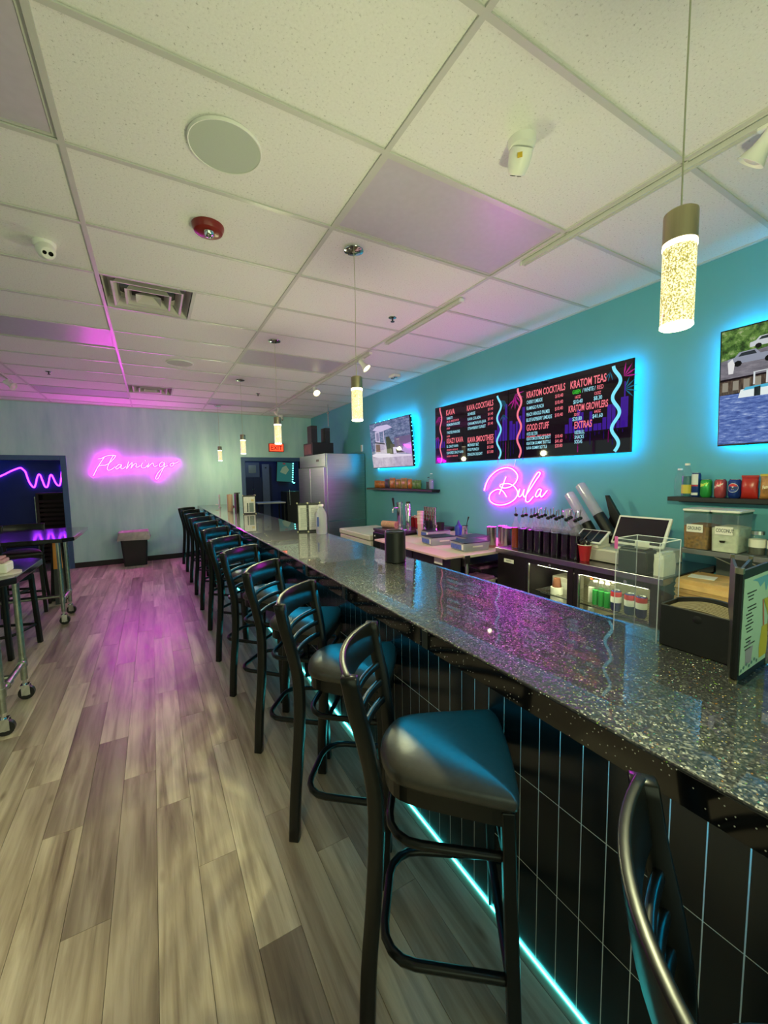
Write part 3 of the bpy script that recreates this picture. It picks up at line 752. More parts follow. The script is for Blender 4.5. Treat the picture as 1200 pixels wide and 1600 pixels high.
for loc, lab in (((0.355, 1.935), 'round ceiling speaker above the aisle nearest the camera'), ((0.375, 5.58), 'far round ceiling speaker beyond the air vent')):
    t = T('ceiling_speaker', lab, 'speaker', (loc[0], loc[1], H), 0, 'round ceiling speakers')
    ob('rim', MB().lathe([(0.143,-0.004),(0.1435,-0.008),(0.147,-0.009),(0.149,-0.006),(0.150,0.003)], 48), M['white'], t)
    ob('grille', MB().lathe([(0.0,-0.008),(0.08,-0.0075),(0.1435,-0.006)], 48), M['speaker'], t)
t = T('fire_alarm', 'dark red round fire alarm strobe on the ceiling', 'alarm', (0.356, 2.56, H))
ob('body', MB().lathe([(0.0,-0.045),(0.05,-0.044),(0.074,-0.030),(0.084,-0.008),(0.085,0.0035)], 36), M['redfire'], t)
ob('strobe_lens', MB().lathe([(0.0,-0.075),(0.012,-0.073),(0.024,-0.062),(0.028,-0.045)], 16, (0.0,-0.030,0)), M['chrome'], t)
m = MB(); text_into(m, 'FIRE', 0, 0, 0.016, lambda x, y: (-x+0.018, 0.018+y, -0.0462), bold=0.0006); ob('lettering', m, M['white'], t)
def dome_cam(lab, loc, tilt, rz, name='security_camera'):
    t = T(name, lab, 'camera', loc, rz, 'ceiling security cameras')
    ob('base', MB().lathe([(0.0,-0.034),(0.040,-0.034),(0.052,-0.028),(0.058,-0.010),(0.058,0.0038)], 32), M['white'], t)
    d = Vector((0, -math.sin(tilt), -math.cos(tilt)))
    ob('ball', MB().lathe([(0.0,-0.005),(0.047,-0.005),(0.049,0.02),(0.046,0.05),(0.036,0.082),(0.030,0.087),(0.0,0.088)], 32, Vector((0,0,-0.032)), d), M['white'], t)
    e = Vector((0,0,-0.032))+d*0.0885; sx = Vector((1,0,0)); 
    ob('lens', MB().lathe([(0.0,0.002),(0.012,0.001),(0.013,-0.004)], 20, e+sx*0.015, d), M['blackgloss'], t)
    ob('sensor', MB().lathe([(0.0,0.002),(0.010,0.001),(0.011,-0.004)], 20, e-sx*0.014, d), M['blackgloss'], t)
    return t
dome_cam('white turret camera with two black eyes on the ceiling over the side tables', (-0.475, 3.19, H), R(56), R(18))
t = dome_cam('white turret camera with a yellow sticker on the ceiling near the bar', (1.455, 1.30, H), R(34), R(160))
ob('sticker', MB().box((0.0, 0.0, 0), (0.020, 0.0012, 0.024)), mat('yellow_label', 'd8b42a', 0.5), t, loc=(0.024, 0.030, -0.078), rot=(R(8), 0, R(-30)))
def sprinkler(lab, x, y):
    t = T('sprinkler', lab, 'sprinkler', (x, y, H), 0, 'ceiling sprinklers')
    ob('escutcheon', MB().lathe([(0.0,-0.006),(0.024,-0.005),(0.036,0.0),(0.037,0.0035)], 20), M['chrome'], t)
    ob('head', MB().cyl((0,0,-0.03),(0,0,-0.004),0.007).cyl((0,0,-0.034),(0,0,-0.031),0.018), M['black'], t)
    return t
sprinkler('dark sprinkler head between the first two pendants and the track', 1.955, 3.20)
sprinkler('dark sprinkler head near the magenta-lit ceiling panel', -1.072, 6.75)
sprinkler('tiny sprinkler head near the third pendant cord', 1.62, 7.0)
# track lighting
def track(lab, x, y0, y1, heads):
    t = T('track_rail', lab, 'track light', (x, (y0+y1)/2, H), 0, 'ceiling track rails')
    L = (y1-y0)/2
    ob('rail', MB().bb((-0.016, -L, -0.022), (0.016, L, -0.0045)).bb((-0.016, -L, -0.030), (-0.008, L, -0.022)).bb((0.008, -L, -0.030), (0.016, L, -0.022)), M['tee'], t)
    ob('end_cap', MB().bb((-0.018, L, -0.031), (0.018, L+0.012, -0.0045)), M['white'], t)
    ob('end_cap', MB().bb((-0.018, -L-0.012, -0.031), (0.018, -L, -0.0045)), M['white'], t)
TX = 2.235
track('near white track rail running over the back bar beside the first pendant', TX, -0.6, 1.97, 0)
track('short middle white track rail in the ceiling beyond the sprinkler', TX, 2.60, 3.78, 0)
track('far white track rail carrying the lit spot heads', TX, 4.15, 8.7, 0)
track('white track rail over the side tables at the left picture edge', -1.6, 5.3, 7.45, 0)
def track_head(lab, x, y, aim, lit, power=0, cone=78):
    t = T('spotlight', lab, 'spotlight', (x, y, H-0.031), 0, 'white track spot heads')
    a = Vector(aim).normalized()
    P = Vector((0, 0, -0.055))
    ob('stem', MB().bb((-0.014, -0.03, -0.012), (0.014, 0.03, -0.0005)).cyl((0, 0, -0.045), (0, 0, -0.012), 0.008), M['white'], t)
    ob('shade', MB().lathe([(0.0,-0.055),(0.020,-0.053),(0.026,-0.045),(0.027,0.0),(0.033,0.03),(0.052,0.072),(0.056,0.078),(0.053,0.079),(0.045,0.066),(0.0,0.05)], 24, P, a), M['white'], t)
    ob('bulb', MB().lathe([(0.0,0.078),(0.024,0.076),(0.042,0.068),(0.043,0.055)], 20, P, a), M['bulb'] if lit else M['offwhite'], t)
    if lit:
        L = Vector((x, y, H-0.031))+P+a*0.1
        spot_light('track_spot_lamp', L, L+a, power, (1.0, 0.96, 0.62), cone, 1.0)
track_head('white track spot head at the right picture edge above the bar', TX, 0.735, (0.0, 0.62, -0.72), False)
track_head('lit track spot head just right of the second pendant', TX+0.0, 4.35, (0.45, -0.45, -0.72), True, 14)
track_head('lit track spot head shining toward the camera between two pendants', TX, 5.95, (0.05, -0.62, -0.6), True, 14)
track_head('unlit white track spot head behind the third pendant cord', TX, 8.05, (-0.55, -0.1, -0.6), False)
track_head('white track spot head at the end of the rail over the side tables', -1.6, 7.3, (0.75, -0.3, -0.5), False)
track('added unseen track rail behind the camera for the fill spots', -0.86, -1.6, 0.15, 0)  # rail and two spots added out of view to brighten the near floor
track_head('added fill spot head, unseen behind the camera, nearer the windows', -0.86, -1.1, (0.03, 0.62, -0.80), True, 165, 46)
track_head('added fill spot head, unseen over the aisle just behind the camera', -0.86, -0.35, (0.07, 0.66, -0.86), True, 165, 44)
t = T('emergency_light', 'small white emergency light on the ceiling above the left screen', 'light', (3.03, 4.93, H))
ob('body', MB().box((0,0,-0.016), (0.10, 0.16, 0.036)), M['white'], t, bev=0.008)
ob('lens', MB().lathe([(0.0,-0.05),(0.02,-0.046),(0.028,-0.035)], 14, (0,-0.03,0)).lathe([(0.0,-0.05),(0.02,-0.046),(0.028,-0.035)], 14, (0,0.045,0)), M['chrome'], t)

# pendants
def pendant(lab, x, y, pw):
    t = T('pendant_lamp', lab, 'pendant light', (x, y, 1.965), 0, 'seeded cylinder pendants over the bar')
    top = H-1.965
    ob('canopy', MB().lathe([(0.0,top-0.020),(0.010,top-0.021),(0.040,top-0.016),(0.060,top-0.008),(0.062,top-0.0045)], 28), M['chrome'], t)
    ob('cord', MB().tube([(0.0,0,top-0.021),(0.004,0.002,top-0.3),(-0.002,0.0,top-0.55),(0,0,0.281)], 0.0022, 6, sm=4), mat('pale_cord', 'b5b69a', 0.5), t)
    ob('cap', MB().lathe([(0.0,0.282),(0.030,0.281),(0.0365,0.276),(0.037,0.272),(0.037,0.206),(0.0,0.206)], 32), M['nickel'], t)
    ob('led_ring', MB().lathe([(0.0,0.2055),(0.0365,0.2055),(0.0372,0.200),(0.0372,0.193),(0.0,0.193)], 32), M['ring'], t)
    g = ob('seeded_glass', MB().lathe([(0.036,0.1925),(0.036,0.012),(0.034,0.009),(0.0,0.009)], 32), M['seeded'], t)
    ob('base_glow', MB().lathe([(0.0,0.0085),(0.036,0.0085),(0.0365,0.003),(0.033,0.0),(0.0,0.0)], 32), M['ring'], t)
    point_light('pendant_lamp_light', (x, y, 1.93), pw, (0.96, 1.0, 0.54), 0.035)
    return t
for y, lab in ((0.547, 'nearest seeded-glass pendant, large at the upper right over the bar'), (2.385, 'second seeded-glass pendant from the camera over the bar'), (4.28, 'third seeded-glass pendant, hanging in front of the exit sign'), (6.15, 'fourth seeded-glass pendant from the camera over the bar'), (8.45, 'farthest and smallest seeded-glass pendant over the bar')):
    pendant(lab, 1.18, y, {0.547: 58, 2.385: 33, 4.28: 23, 6.15: 15, 8.45: 17}[y])

# exit sign, wall camera, small wall things on the far wall
t = T('exit_sign', 'lit red exit sign on the far wall behind the third pendant', 'sign', (2.50, YF-0.002, 2.21))
ob('housing', MB().bb((-0.17, -0.05, 0.0), (0.17, 0.0, 0.19)), mat('exit_housing', '8c2c22', 0.4), t, bev=0.006)
m = MB(); m.bb((-0.155, -0.0525, 0.015), (0.155, -0.0505, 0.175)); ob('face', m, M['exit'], t)
m = MB(); text_into(m, 'EXIT', 0, 0.045, 0.135, lambda x, y: (x, -0.0535, y), 'CENTER', 0.95, 0.002); ob('lettering', m, mat('exit_letter_dark_red', '6b130c', 0.5), t)  # letters in a darker red than the face
t = dome_cam('white camera with a black eye high on the far wall above the exit sign', (2.62, YF-0.10, H), R(40), 0)
t = T('wall_sensor', 'tiny white wall box beside the stock room door frame', 'sensor', (3.18, YF-0.002, 2.02))
ob('body', MB().bb((-0.03, -0.025, -0.04), (0.03, 0.0, 0.04)), M['white'], t, bev=0.006); ob('button', MB().cyl((0,-0.028,0),(0,-0.0255,0),0.008), M['black'], t)

# neon word on the far wall
def neon_sign(lab, name, strokes, fn, r, base, back_fn, mat_, glow, gfn, backing=True, sm=5):
    t = T(name, lab, 'neon sign', base)
    B = Vector(base)
    for s_ in strokes:
        ob('neon_tube', MB().tube([Vector(fn(*p))-B for p in s_], r, 8, sm=sm), mat_, t)
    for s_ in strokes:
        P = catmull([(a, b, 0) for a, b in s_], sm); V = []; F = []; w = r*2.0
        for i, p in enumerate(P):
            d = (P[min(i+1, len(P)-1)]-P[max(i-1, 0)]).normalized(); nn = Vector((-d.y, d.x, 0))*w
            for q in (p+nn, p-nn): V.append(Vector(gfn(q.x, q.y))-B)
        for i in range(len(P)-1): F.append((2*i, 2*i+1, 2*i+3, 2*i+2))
        ob('glow_strip', MB().add(V, F), glow, t)  # emissive ribbon added behind the tube for its halo and coloured rim
    if backing:
        for s_ in strokes:
            P = catmull([(a, b, 0) for a, b in s_], sm)
            m = MB(); w = r*3.0; front = []; 
            V = []; F = []
            for i, p in enumerate(P):
                d = (P[min(i+1, len(P)-1)]-P[max(i-1, 0)]).normalized(); nn = Vector((-d.y, d.x, 0))*w
                for q in (p+nn, p-nn): V.append(Vector(back_fn(q.x, q.y))-B)
            for i in range(len(P)-1): F.append((2*i, 2*i+1, 2*i+3, 2*i+2))
            ob('backing', m.add(V, F), M['neon_back'], t)
    return t
FLAM = [[(-0.85,2.028),(-0.801,2.037),(-0.713,2.083),(-0.612,2.098),(-0.567,2.088)],[(-0.754,2.059),(-0.82,1.952),(-0.883,1.842),(-0.939,1.725),(-0.953,1.721)],[(-0.859,1.893),(-0.809,1.906),(-0.753,1.91)],[(-0.753,1.906),(-0.679,1.952),(-0.602,2.038),(-0.578,2.081),(-0.598,2.095),(-0.632,2.055),(-0.687,1.944),(-0.721,1.85),(-0.705,1.816),(-0.658,1.828),(-0.597,1.879)],[(-0.493,1.918),(-0.529,1.924),(-0.584,1.867),(-0.571,1.837),(-0.526,1.867),(-0.486,1.918),(-0.504,1.858),(-0.476,1.84),(-0.422,1.884)],[(-0.372,1.976),(-0.391,1.91),(-0.413,1.84),(-0.361,1.91),(-0.313,1.962),(-0.324,1.901),(-0.342,1.849),(-0.293,1.918),(-0.254,1.945),(-0.24,1.924),(-0.258,1.883),(-0.228,1.871),(-0.181,1.906)],[(-0.144,1.954),(-0.166,1.892),(-0.15,1.857),(-0.099,1.865),(-0.058,1.913)],[(-0.094,2.005),(-0.092,1.991)],[(-0.032,1.949),(-0.061,1.865),(-0.011,1.919),(0.038,1.954),(0.043,1.91),(0.065,1.883),(0.114,1.91)],[(0.228,1.955),(0.193,1.973),(0.146,1.919),(0.159,1.877),(0.208,1.901),(0.244,1.964),(0.223,1.873),(0.169,1.765),(0.115,1.657),(0.079,1.631),(0.068,1.662),(0.121,1.766),(0.206,1.855),(0.297,1.906)],[(0.389,1.955),(0.347,1.937),(0.334,1.901),(0.369,1.891),(0.404,1.928),(0.389,1.959),(0.43,1.95),(0.497,1.987)]]
neon_sign('glowing magenta neon word Flamingo in script on the far teal wall', 'neon_sign', FLAM, lambda a, b: (a, YF-0.035, b), 0.0085, (-0.25, YF-0.01, 1.62), lambda a, b: (a, YF-0.015, b), M['neon'], M['glow_far'], lambda a, b: (a, YF-0.0305, b))
BULA = [[(3.455,1.425),(3.437,1.481),(3.396,1.55),(3.333,1.608),(3.243,1.656),(3.135,1.678),(3.051,1.664),(2.995,1.627),(2.969,1.584),(2.983,1.537),(3.013,1.505),(3.059,1.477),(3.121,1.46),(3.175,1.46),(3.213,1.476),(3.203,1.496),(3.154,1.505),(3.09,1.505),(3.028,1.486),(2.987,1.451),(2.966,1.412),(2.981,1.368),(3.026,1.327),(3.098,1.292),(3.195,1.27),(3.284,1.274),(3.353,1.3),(3.377,1.338),(3.36,1.389),(3.308,1.424),(3.252,1.442),(3.196,1.435),(3.153,1.407),(3.12,1.364)],[(3.128,1.581),(3.149,1.537),(3.181,1.472),(3.207,1.422),(3.223,1.389)],[(2.964,1.412),(2.937,1.452),(2.951,1.412),(2.956,1.381),(2.941,1.37),(2.912,1.39),(2.879,1.449),(2.89,1.406),(2.885,1.375),(2.866,1.378),(2.803,1.454),(2.74,1.537),(2.697,1.588),(2.688,1.614),(2.706,1.622),(2.733,1.6),(2.786,1.529),(2.831,1.446),(2.858,1.369),(2.858,1.33),(2.838,1.32),(2.81,1.332),(2.765,1.379)],[(2.672,1.449),(2.694,1.456),(2.72,1.433),(2.738,1.395),(2.728,1.377),(2.706,1.385),(2.68,1.419),(2.667,1.449),(2.68,1.412),(2.675,1.382),(2.653,1.387),(2.602,1.443)]]
bs = neon_sign('glowing magenta neon word Bula in script under the menu screens', 'neon_sign', BULA, lambda a, b: (XR-0.04, a, b), 0.0075, (XR-0.01, 3.05, 1.26), lambda a, b: (XR-0.020, a, b), M['neon_near'], M['glow_near'], lambda a, b: (XR-0.036, a, b))
ob('power_cord', MB().tube([(-0.02, -0.02, 0.42), (-0.006, -0.02, 0.46), (0.004, -0.02, 0.50)], 0.003, 6, sm=3), M['offwhite'], bs)
SQ = [(-2.687,1.697),(-2.61,1.742),(-2.531,1.786),(-2.439,1.844),(-2.3,1.907),(-2.257,1.877),(-2.221,1.825),(-2.202,1.732),(-2.172,1.603),(-2.125,1.516),(-2.099,1.516),(-2.074,1.584),(-2.046,1.704),(-2.014,1.772),(-1.989,1.746),(-1.958,1.616),(-1.931,1.52),(-1.897,1.51),(-1.872,1.579),(-1.842,1.718),(-1.819,1.761),(-1.794,1.726),(-1.754,1.594),(-1.717,1.537),(-1.685,1.549),(-1.659,1.663),(-1.632,1.856),(-1.616,1.952),(-1.591,1.952),(-1.576,1.917)]
neon_sign('violet zigzag neon line on the dark lounge wall through the left opening', 'neon_line', [SQ], lambda a, b: (a, 10.76, b), 0.0065, (-2.1, 10.795, 1.5), None, M['neon_purple'], M['glow_violet'], lambda a, b: (a, 10.765, b), False, 4)

# =================================================================== SCREENS ON THE RIGHT WALL
def fit_text(mb, txt, u0, u1, v, size, fn, bold=0.0):
    tmp = MB(); text_into(tmp, txt, 0, 0, size, lambda x, y: (x, y, 0), bold=bold)
    xs = [p[0] for p in tmp.v]; k = (u1-u0)/(max(xs)-min(xs)); x0 = min(xs)
    mb.add([fn(u0+(p[0]-x0)*k, v+p[1]) for p in tmp.v], tmp.f)
PK, CY, GR = ink('ff7d8c', 0.85), ink('a5ecff', 0.85), ink('3fe03a', 0.8)
WPK, WCY, VIO, DEEP, MAG = ink('ff7f96', 0.9), ink('7fe6ff', 0.95), ink('5b2bd0', 0.35), ink('170820', 0.35), ink('d21fa8', 0.5)
TEALF = ink('1f8fb8', 0.4)
M['screen_black'] = emit('menu_screen_black', '0f0610', 0.6, base=(0.006,0.003,0.007), rough=0.03)
M['bezel'] = mat('black_bezel', '08080a', 0.25)
def wave(u, v0, v1, amp, per, n=60):
    return [(u+amp*math.sin(2*PI*(v-v0)/per), v) for v in [v0+(v1-v0)*i/n for i in range(n+1)]]
def menu_screen(lab, ua, ub, texts, waves, decor, ends):
    base = (XR-0.09, (4.356-ua)*0.991, 1.6+0.165*0.991); w, h = ub-ua, 0.727
    t = T('menu_screen', lab, 'menu board', base, 0, 'menu screens above the back bar')
    t.scale = (0.991, 0.991, 0.991)
    ob('housing', MB().bb((0.002, -w, 0.0), (0.014, 0.0, h)).bb((0.0142, -w*0.7, h*0.3), (0.088, -w*0.3, h*0.7)), M['bezel'], t, bev=0.002)
    ob('screen', MB().bb((-0.001, -w+0.008, 0.008), (0.0018, -0.008, h-0.008)), M['screen_black'], t)
    lay = {}
    def F(layer): return lambda u, v: (-0.0014-0.0004*layer, -(u-ua), v)
    for mt, fn_ in decor:
        m = lay.setdefault(('picture', mt.name), [MB(), mt]); fn_(m[0], F(1))
    for pts, wd, mt in waves:
        m = lay.setdefault(('wavy_line', mt.name), [MB(), mt]); ribbon(m[0], pts, wd, F(3))
    for txt, u0, u1, v, sz, mt, bd in texts:
        m = lay.setdefault(('lettering', mt.name), [MB(), mt]); fit_text(m[0], txt, u0, u1, v, sz, F(4), bd)
    for (nm, _), (mb_, mt) in lay.items(): ob(nm, mb_, mt, t)
    # led strip stuck to the back, facing the wall
    m = MB(); e = 0.02
    m.bb((0.0155, -w+e, h-e-0.01), (0.018, -e, h-e)); m.bb((0.0155, -w+e, e), (0.018, -e, e+0.01))
    if ends: m.bb((0.0155, -w+e, e+0.012), (0.018, -w+e+0.01, h-e-0.012)) if ends > 0 else m.bb((0.0155, -e-0.01, e+0.012), (0.018, -e, h-e-0.012))
    ob('led_strip', m, M['cyan'], t)
    return t, w, h
def box2(u0, v0, u1, v1): return lambda m, f: m.poly([f(u0, v0), f(u1, v0), f(u1, v1), f(u0, v1)])
rs = random.Random(3)
def skyline(u0, u1, vb, hmax, n):
    bl = []
    for i in range(n):
        u = u0+(u1-u0)*i/n; w = (u1-u0)/n*rs.uniform(0.55, 0.95); hh = hmax*rs.uniform(0.25, 1.0)
        bl.append((u, vb, u+w, vb+hh))
    return bl
def frond(u, v, L, a0, n=5, spread=0.5):
    def fn_(m, f):
        for i in range(n):
            a = a0+spread*(i-(n-1)/2)
            p = [(u, v), (u+L*0.5*math.cos(a+0.12), v+L*0.5*math.sin(a+0.12)), (u+L*math.cos(a), v+L*math.sin(a)), (u+L*0.5*math.cos(a-0.12), v+L*0.5*math.sin(a-0.12))]
            m.poly([f(*q) for q in p])
    return fn_
def city(u0, u1, n, hmax):
    d = []
    for (a, b, c, e) in skyline(u0, u1, 0.20, hmax, n):
        d.append((VIO, box2(a, b, c, e)))
        d.append((MAG if rs.random() < 0.4 else VIO, box2(a+(c-a)*0.3, 0.20-(e-b)*rs.uniform(0.4, 0.9), a+(c-a)*0.55, 0.19)))
    return d
HB, IB = 0.0016, 0.0006
LT = [('KAVA',0.237,0.405,0.600,0.094,PK,HB),('KAVA COCKTAILS',0.628,1.055,0.600,0.088,PK,HB),('KRAZY KAVA',0.246,0.560,0.246,0.088,PK,HB),('KAVA SMOOTHIES',0.641,1.062,0.226,0.088,PK,HB)]
for s_, u1, v in (('NAMASTE',0.36,0.545),('PREMIUM PARADISE',0.50,0.462),('TWISTED PARADISE',0.50,0.365)): LT.append((s_,0.247,u1,v,0.046,CY,IB))
for s_, u1, v in (('$6.10 - 8OZ $10.20',0.48,0.51),('$10.40',0.31,0.425),('$10.40',0.31,0.325)): LT.append((s_,0.247,u1,v,0.030,PK,IB))
for s_, u1, v in (('SUNRISE',0.77,0.543),('KAVA COLADA',0.86,0.485),('CINNAMON KAVA JAVA',0.945,0.430),('STRAWBERRY SUNSET',0.94,0.375)): LT.append((s_,0.641,u1,v,0.046,CY,IB))
for v in (0.553,0.500,0.447,0.395): LT.append(('$11.40',0.975,1.05,v,0.042,PK,IB))
for s_, u1, v in (('EL CRAZY KAVA',0.47,0.192),('FLAVORED CRAZY KAVA',0.565,0.112)): LT.append((s_,0.247,u1,v,0.044,CY,IB))
for u1, v in ((0.46,0.155),(0.46,0.075)): LT.append(('12OZ $9.40 / 16OZ $11.40',0.247,u1,v,0.026,PK,IB))
for s_, u1, v in (('MONKEY BIZ',0.83,0.180),('PELE PUNCH',0.83,0.126),('DRAGON DELIGHT',0.89,0.070)): LT.append((s_,0.641,u1,v,0.046,CY,IB))
for v in (0.188,0.135,0.082): LT.append(('$12.00',0.965,1.06,v,0.044,PK,IB))
dl = city(0.02, 0.22, 5, 0.18)+city(1.08, 1.262, 5, 0.42)+[(MAG, frond(0.07, 0.60, 0.10, -1.1)), (MAG, frond(0.07, 0.35, 0.08, -1.9, 4)), (TEALF, frond(1.22, 0.62, 0.10, -2.2)), (TEALF, frond(1.2, 0.48, 0.09, -1.4, 4)), (DEEP, box2(0.02, 0.012, 1.262, 0.19))]
dl = [dl[-1]]+dl[:-1]
menu_screen('left menu screen listing kava drinks in pink and pale blue letters', 0.0, 1.272, LT, [(wave(0.127, 0.012, 0.715, 0.018, 0.25), 0.022, WPK), (wave(1.141, 0.012, 0.69, 0.028, 0.25), 0.024, WCY)], dl, -1)
RT = [('KRATOM COCKTAILS',1.510,1.945,0.596,0.088,PK,HB),('GOOD STUFF',1.515,1.778,0.272,0.088,PK,HB),('KRATOM TEAS',1.998,2.328,0.592,0.094,PK,HB),('KRATOM GROWLERS',1.985,2.348,0.386,0.082,PK,HB),('EXTRAS',2.046,2.212,0.236,0.086,PK,HB)]
for s_, u1, v in (('CHERRY LIMEADE',1.70,0.536),('FLAMINGO PUNCH',1.715,0.477),('PEACH ARNOLD PALMER',1.785,0.416),('BLUE RASPBERRY LIMEADE',1.81,0.362)): RT.append((s_,1.512,u1,v,0.048,CY,IB))
for v in (0.540,0.482,0.425,0.367): RT.append(('$10.40',1.842,1.925,v,0.044,PK,IB))
for s_, u1, v in (('HYZE SELTZER',1.65,0.225),('KRATOM EXTRACT SHOT',1.80,0.176),('KRATOM GUMMY BOTTLE',1.80,0.131),('KAVA GUMMY BOTTLE',1.76,0.086)): RT.append((s_,1.518,u1,v,0.042,CY,IB))
RT.append(('3 FLAVORS - 12OZ CAN $8.30',1.518,1.80,0.205,0.02,PK,IB))
for s_, v in (('$10.40',0.172),('$41.60',0.128),('$20.80',0.084)): RT.append((s_,1.850,1.928,v,0.042,PK,IB))
RT += [('GREEN',2.020,2.10,0.540,0.048,GR,IB),('/ WHITE /',2.115,2.235,0.540,0.048,CY,IB),('RED',2.25,2.305,0.540,0.048,PK,IB),
       ('16OZ',2.045,2.10,0.498,0.036,PK,IB),('$10.40',2.030,2.12,0.455,0.046,CY,IB),('12OZ',2.228,2.285,0.498,0.036,PK,IB),('$8.30',2.222,2.295,0.455,0.046,CY,IB),
       ('32OZ',2.040,2.095,0.348,0.034,PK,IB),('$20.80',2.025,2.115,0.306,0.046,CY,IB),('64OZ',2.230,2.288,0.348,0.034,PK,IB),('$41.60',2.215,2.305,0.306,0.046,CY,IB),
       ('REDBULL',2.050,2.145,0.186,0.044,CY,IB),('SNACKS',2.050,2.140,0.145,0.044,CY,IB),('SODAS',2.050,2.125,0.104,0.044,CY,IB)]
dr = [(DEEP, box2(1.285, 0.012, 2.53, 0.19))]+city(1.29, 1.50, 5, 0.34)+city(1.95, 2.5, 14, 0.20)+[(VIO, box2(2.452, 0.2, 2.512, 0.44)), (VIO, box2(2.476, 0.44, 2.488, 0.56)), (MAG, frond(1.36, 0.66, 0.12, -0.9, 5)), (MAG, frond(1.36, 0.62, 0.12, -1.8, 4)), (MAG, frond(2.47, 0.60, 0.11, 0.7, 4)), (TEALF, frond(2.48, 0.50, 0.10, 0.2, 5)), (TEALF, frond(2.36, 0.66, 0.08, -1.8, 3))]
menu_screen('right menu screen listing kratom drinks in pink and pale blue letters', 1.274, 2.546, RT, [(wave(1.42, 0.012, 0.715, 0.024, 0.25), 0.024, WPK), (wave(2.414, 0.012, 0.70, 0.030, 0.25), 0.028, WCY)], dr, 1)
def tv(lab, yfar, w, h, zb, xb, tilt, draw, beads):
    t = T('wall_television', lab, 'television', (xb, yfar, zb), rot=(0, tilt, 0), group='wall televisions')
    ob('housing', MB().bb((0.002, -w, 0.0), (0.035, 0.0, h)).bb((0.035, -w*0.65, h*0.25), (0.05, -w*0.35, h*0.75)), M['bezel'], t, bev=0.003)
    ob('screen', MB().bb((-0.001, -w+0.009, 0.012), (0.0018, -0.009, h-0.009)), M['screen_black'], t)
    lay = {}
    cnt = [0]
    def put(col, glow, pts):
        cnt[0] += 1; mt = ink(col, glow); m = lay.setdefault(mt.name, [MB(), mt])
        m[0].poly([(-0.0012-0.00012*cnt[0], -(0.009+u*(w-0.018)), 0.012+v*(h-0.021)) for u, v in pts])
    draw(put)
    for nm, (mb_, mt) in lay.items(): ob('picture', mb_, mt, t)
    m = MB(); e = 0.025
    m.bb((0.038, -e-0.008, e), (0.042, -e, h-e)).bb((0.038, -w+e, e), (0.042, -w+e+0.008, h-e)).bb((0.038, -w+e, h-e-0.008), (0.042, -e, h-e)).bb((0.038, -w+e, e), (0.042, -e, e+0.008))
    ob('led_strip', m, M['cyan_tv'], t)
    if beads:
        m = MB()
        for i in range(11):
            m.box((0.02, -w-0.006, 0.03+(h-0.06)*i/10+rs.uniform(-0.015, 0.015)), (0.008, 0.008, 0.008))
        for i in range(4): m.box((0.02, -0.2-0.14*i, h+0.006), (0.010, 0.010, 0.010))
        m.box((0.02, -0.16, -0.008), (0.012, 0.03, 0.012))
        ob('led_bead', m, M['cyan_bead'], t)
    return t
def rect(u0, v0, u1, v1): return [(u0, v0), (u1, v0), (u1, v1), (u0, v1)]
def boat_picture(put):
    put('sea', 0.8, rect(0, 0, 1, 1))
    for i in range(7):
        a, b = rs.uniform(0, 0.8), rs.uniform(0.6, 0.97); l = rs.uniform(0.1, 0.3)
        put(rs.choice(['4b5680', '7882a8', '3d4870']), 0.8, [(a, b), (a+l*0.5, b+0.012), (a+l, b+0.03), (a+l*0.5, b-0.006)])
    put('6c5c86', 0.8, rect(0.62, 0.30, 1.0, 0.62))
    put('deck', 0.85, [(0.02, 0.0), (1, 0.0), (1, 0.24), (0.10, 0.27), (0.0, 0.30)])
    put('dcd2e6', 0.9, [(0.02, 0.30), (0.12, 0.33), (0.98, 0.24), (0.98, 0.20), (0.2, 0.22), (0.03, 0.26)])
    put('deck', 0.85, [(0.10, 0.33), (0.12, 0.58), (0.40, 0.54), (0.44, 0.30)])
    put('7b5a58', 0.8, [(0.13, 0.36), (0.14, 0.53), (0.25, 0.52), (0.25, 0.35)])
    put('cdbfe6', 0.9, [(0.08, 0.86), (0.20, 0.93), (0.48, 0.92), (0.60, 0.84), (0.30, 0.79)])
    put('c6badc', 0.9, rect(0.14, 0.55, 0.26, 0.82)); put('8f86b0', 0.8, rect(0.17, 0.60, 0.24, 0.78))
    put('c6badc', 0.9, rect(0.36, 0.52, 0.38, 0.80))
    put('2c2a3c', 0.7, [(0.12, 0.56), (0.38, 0.50), (0.38, 0.53), (0.12, 0.59)])
    put('38392c', 0.7, [(0.42, 0.30), (0.42, 0.66), (0.50, 0.66), (0.60, 0.45), (0.56, 0.29)])
    put('5a5348', 0.7, [(0.5, 0.28), (0.52, 0.5), (0.62, 0.48), (0.63, 0.27)])
    put('d9cdea', 0.9, [(0.58, 0.42), (0.63, 0.42), (0.95, 0.27), (0.58, 0.28)]); put('3a2f36', 0.7, [(0.64, 0.38), (0.9, 0.28), (0.66, 0.29)])
    put('ab92cc', 0.9, [(0.78, 0.32), (0.85, 0.45), (1.0, 0.48), (1.0, 0.24), (0.9, 0.26)])
tv('left wall screen showing a white motor boat, ringed by small cyan lights', 6.06, 1.225, 0.735, 1.745, XR-0.135+0.05, R(-5.0), boat_picture, True)
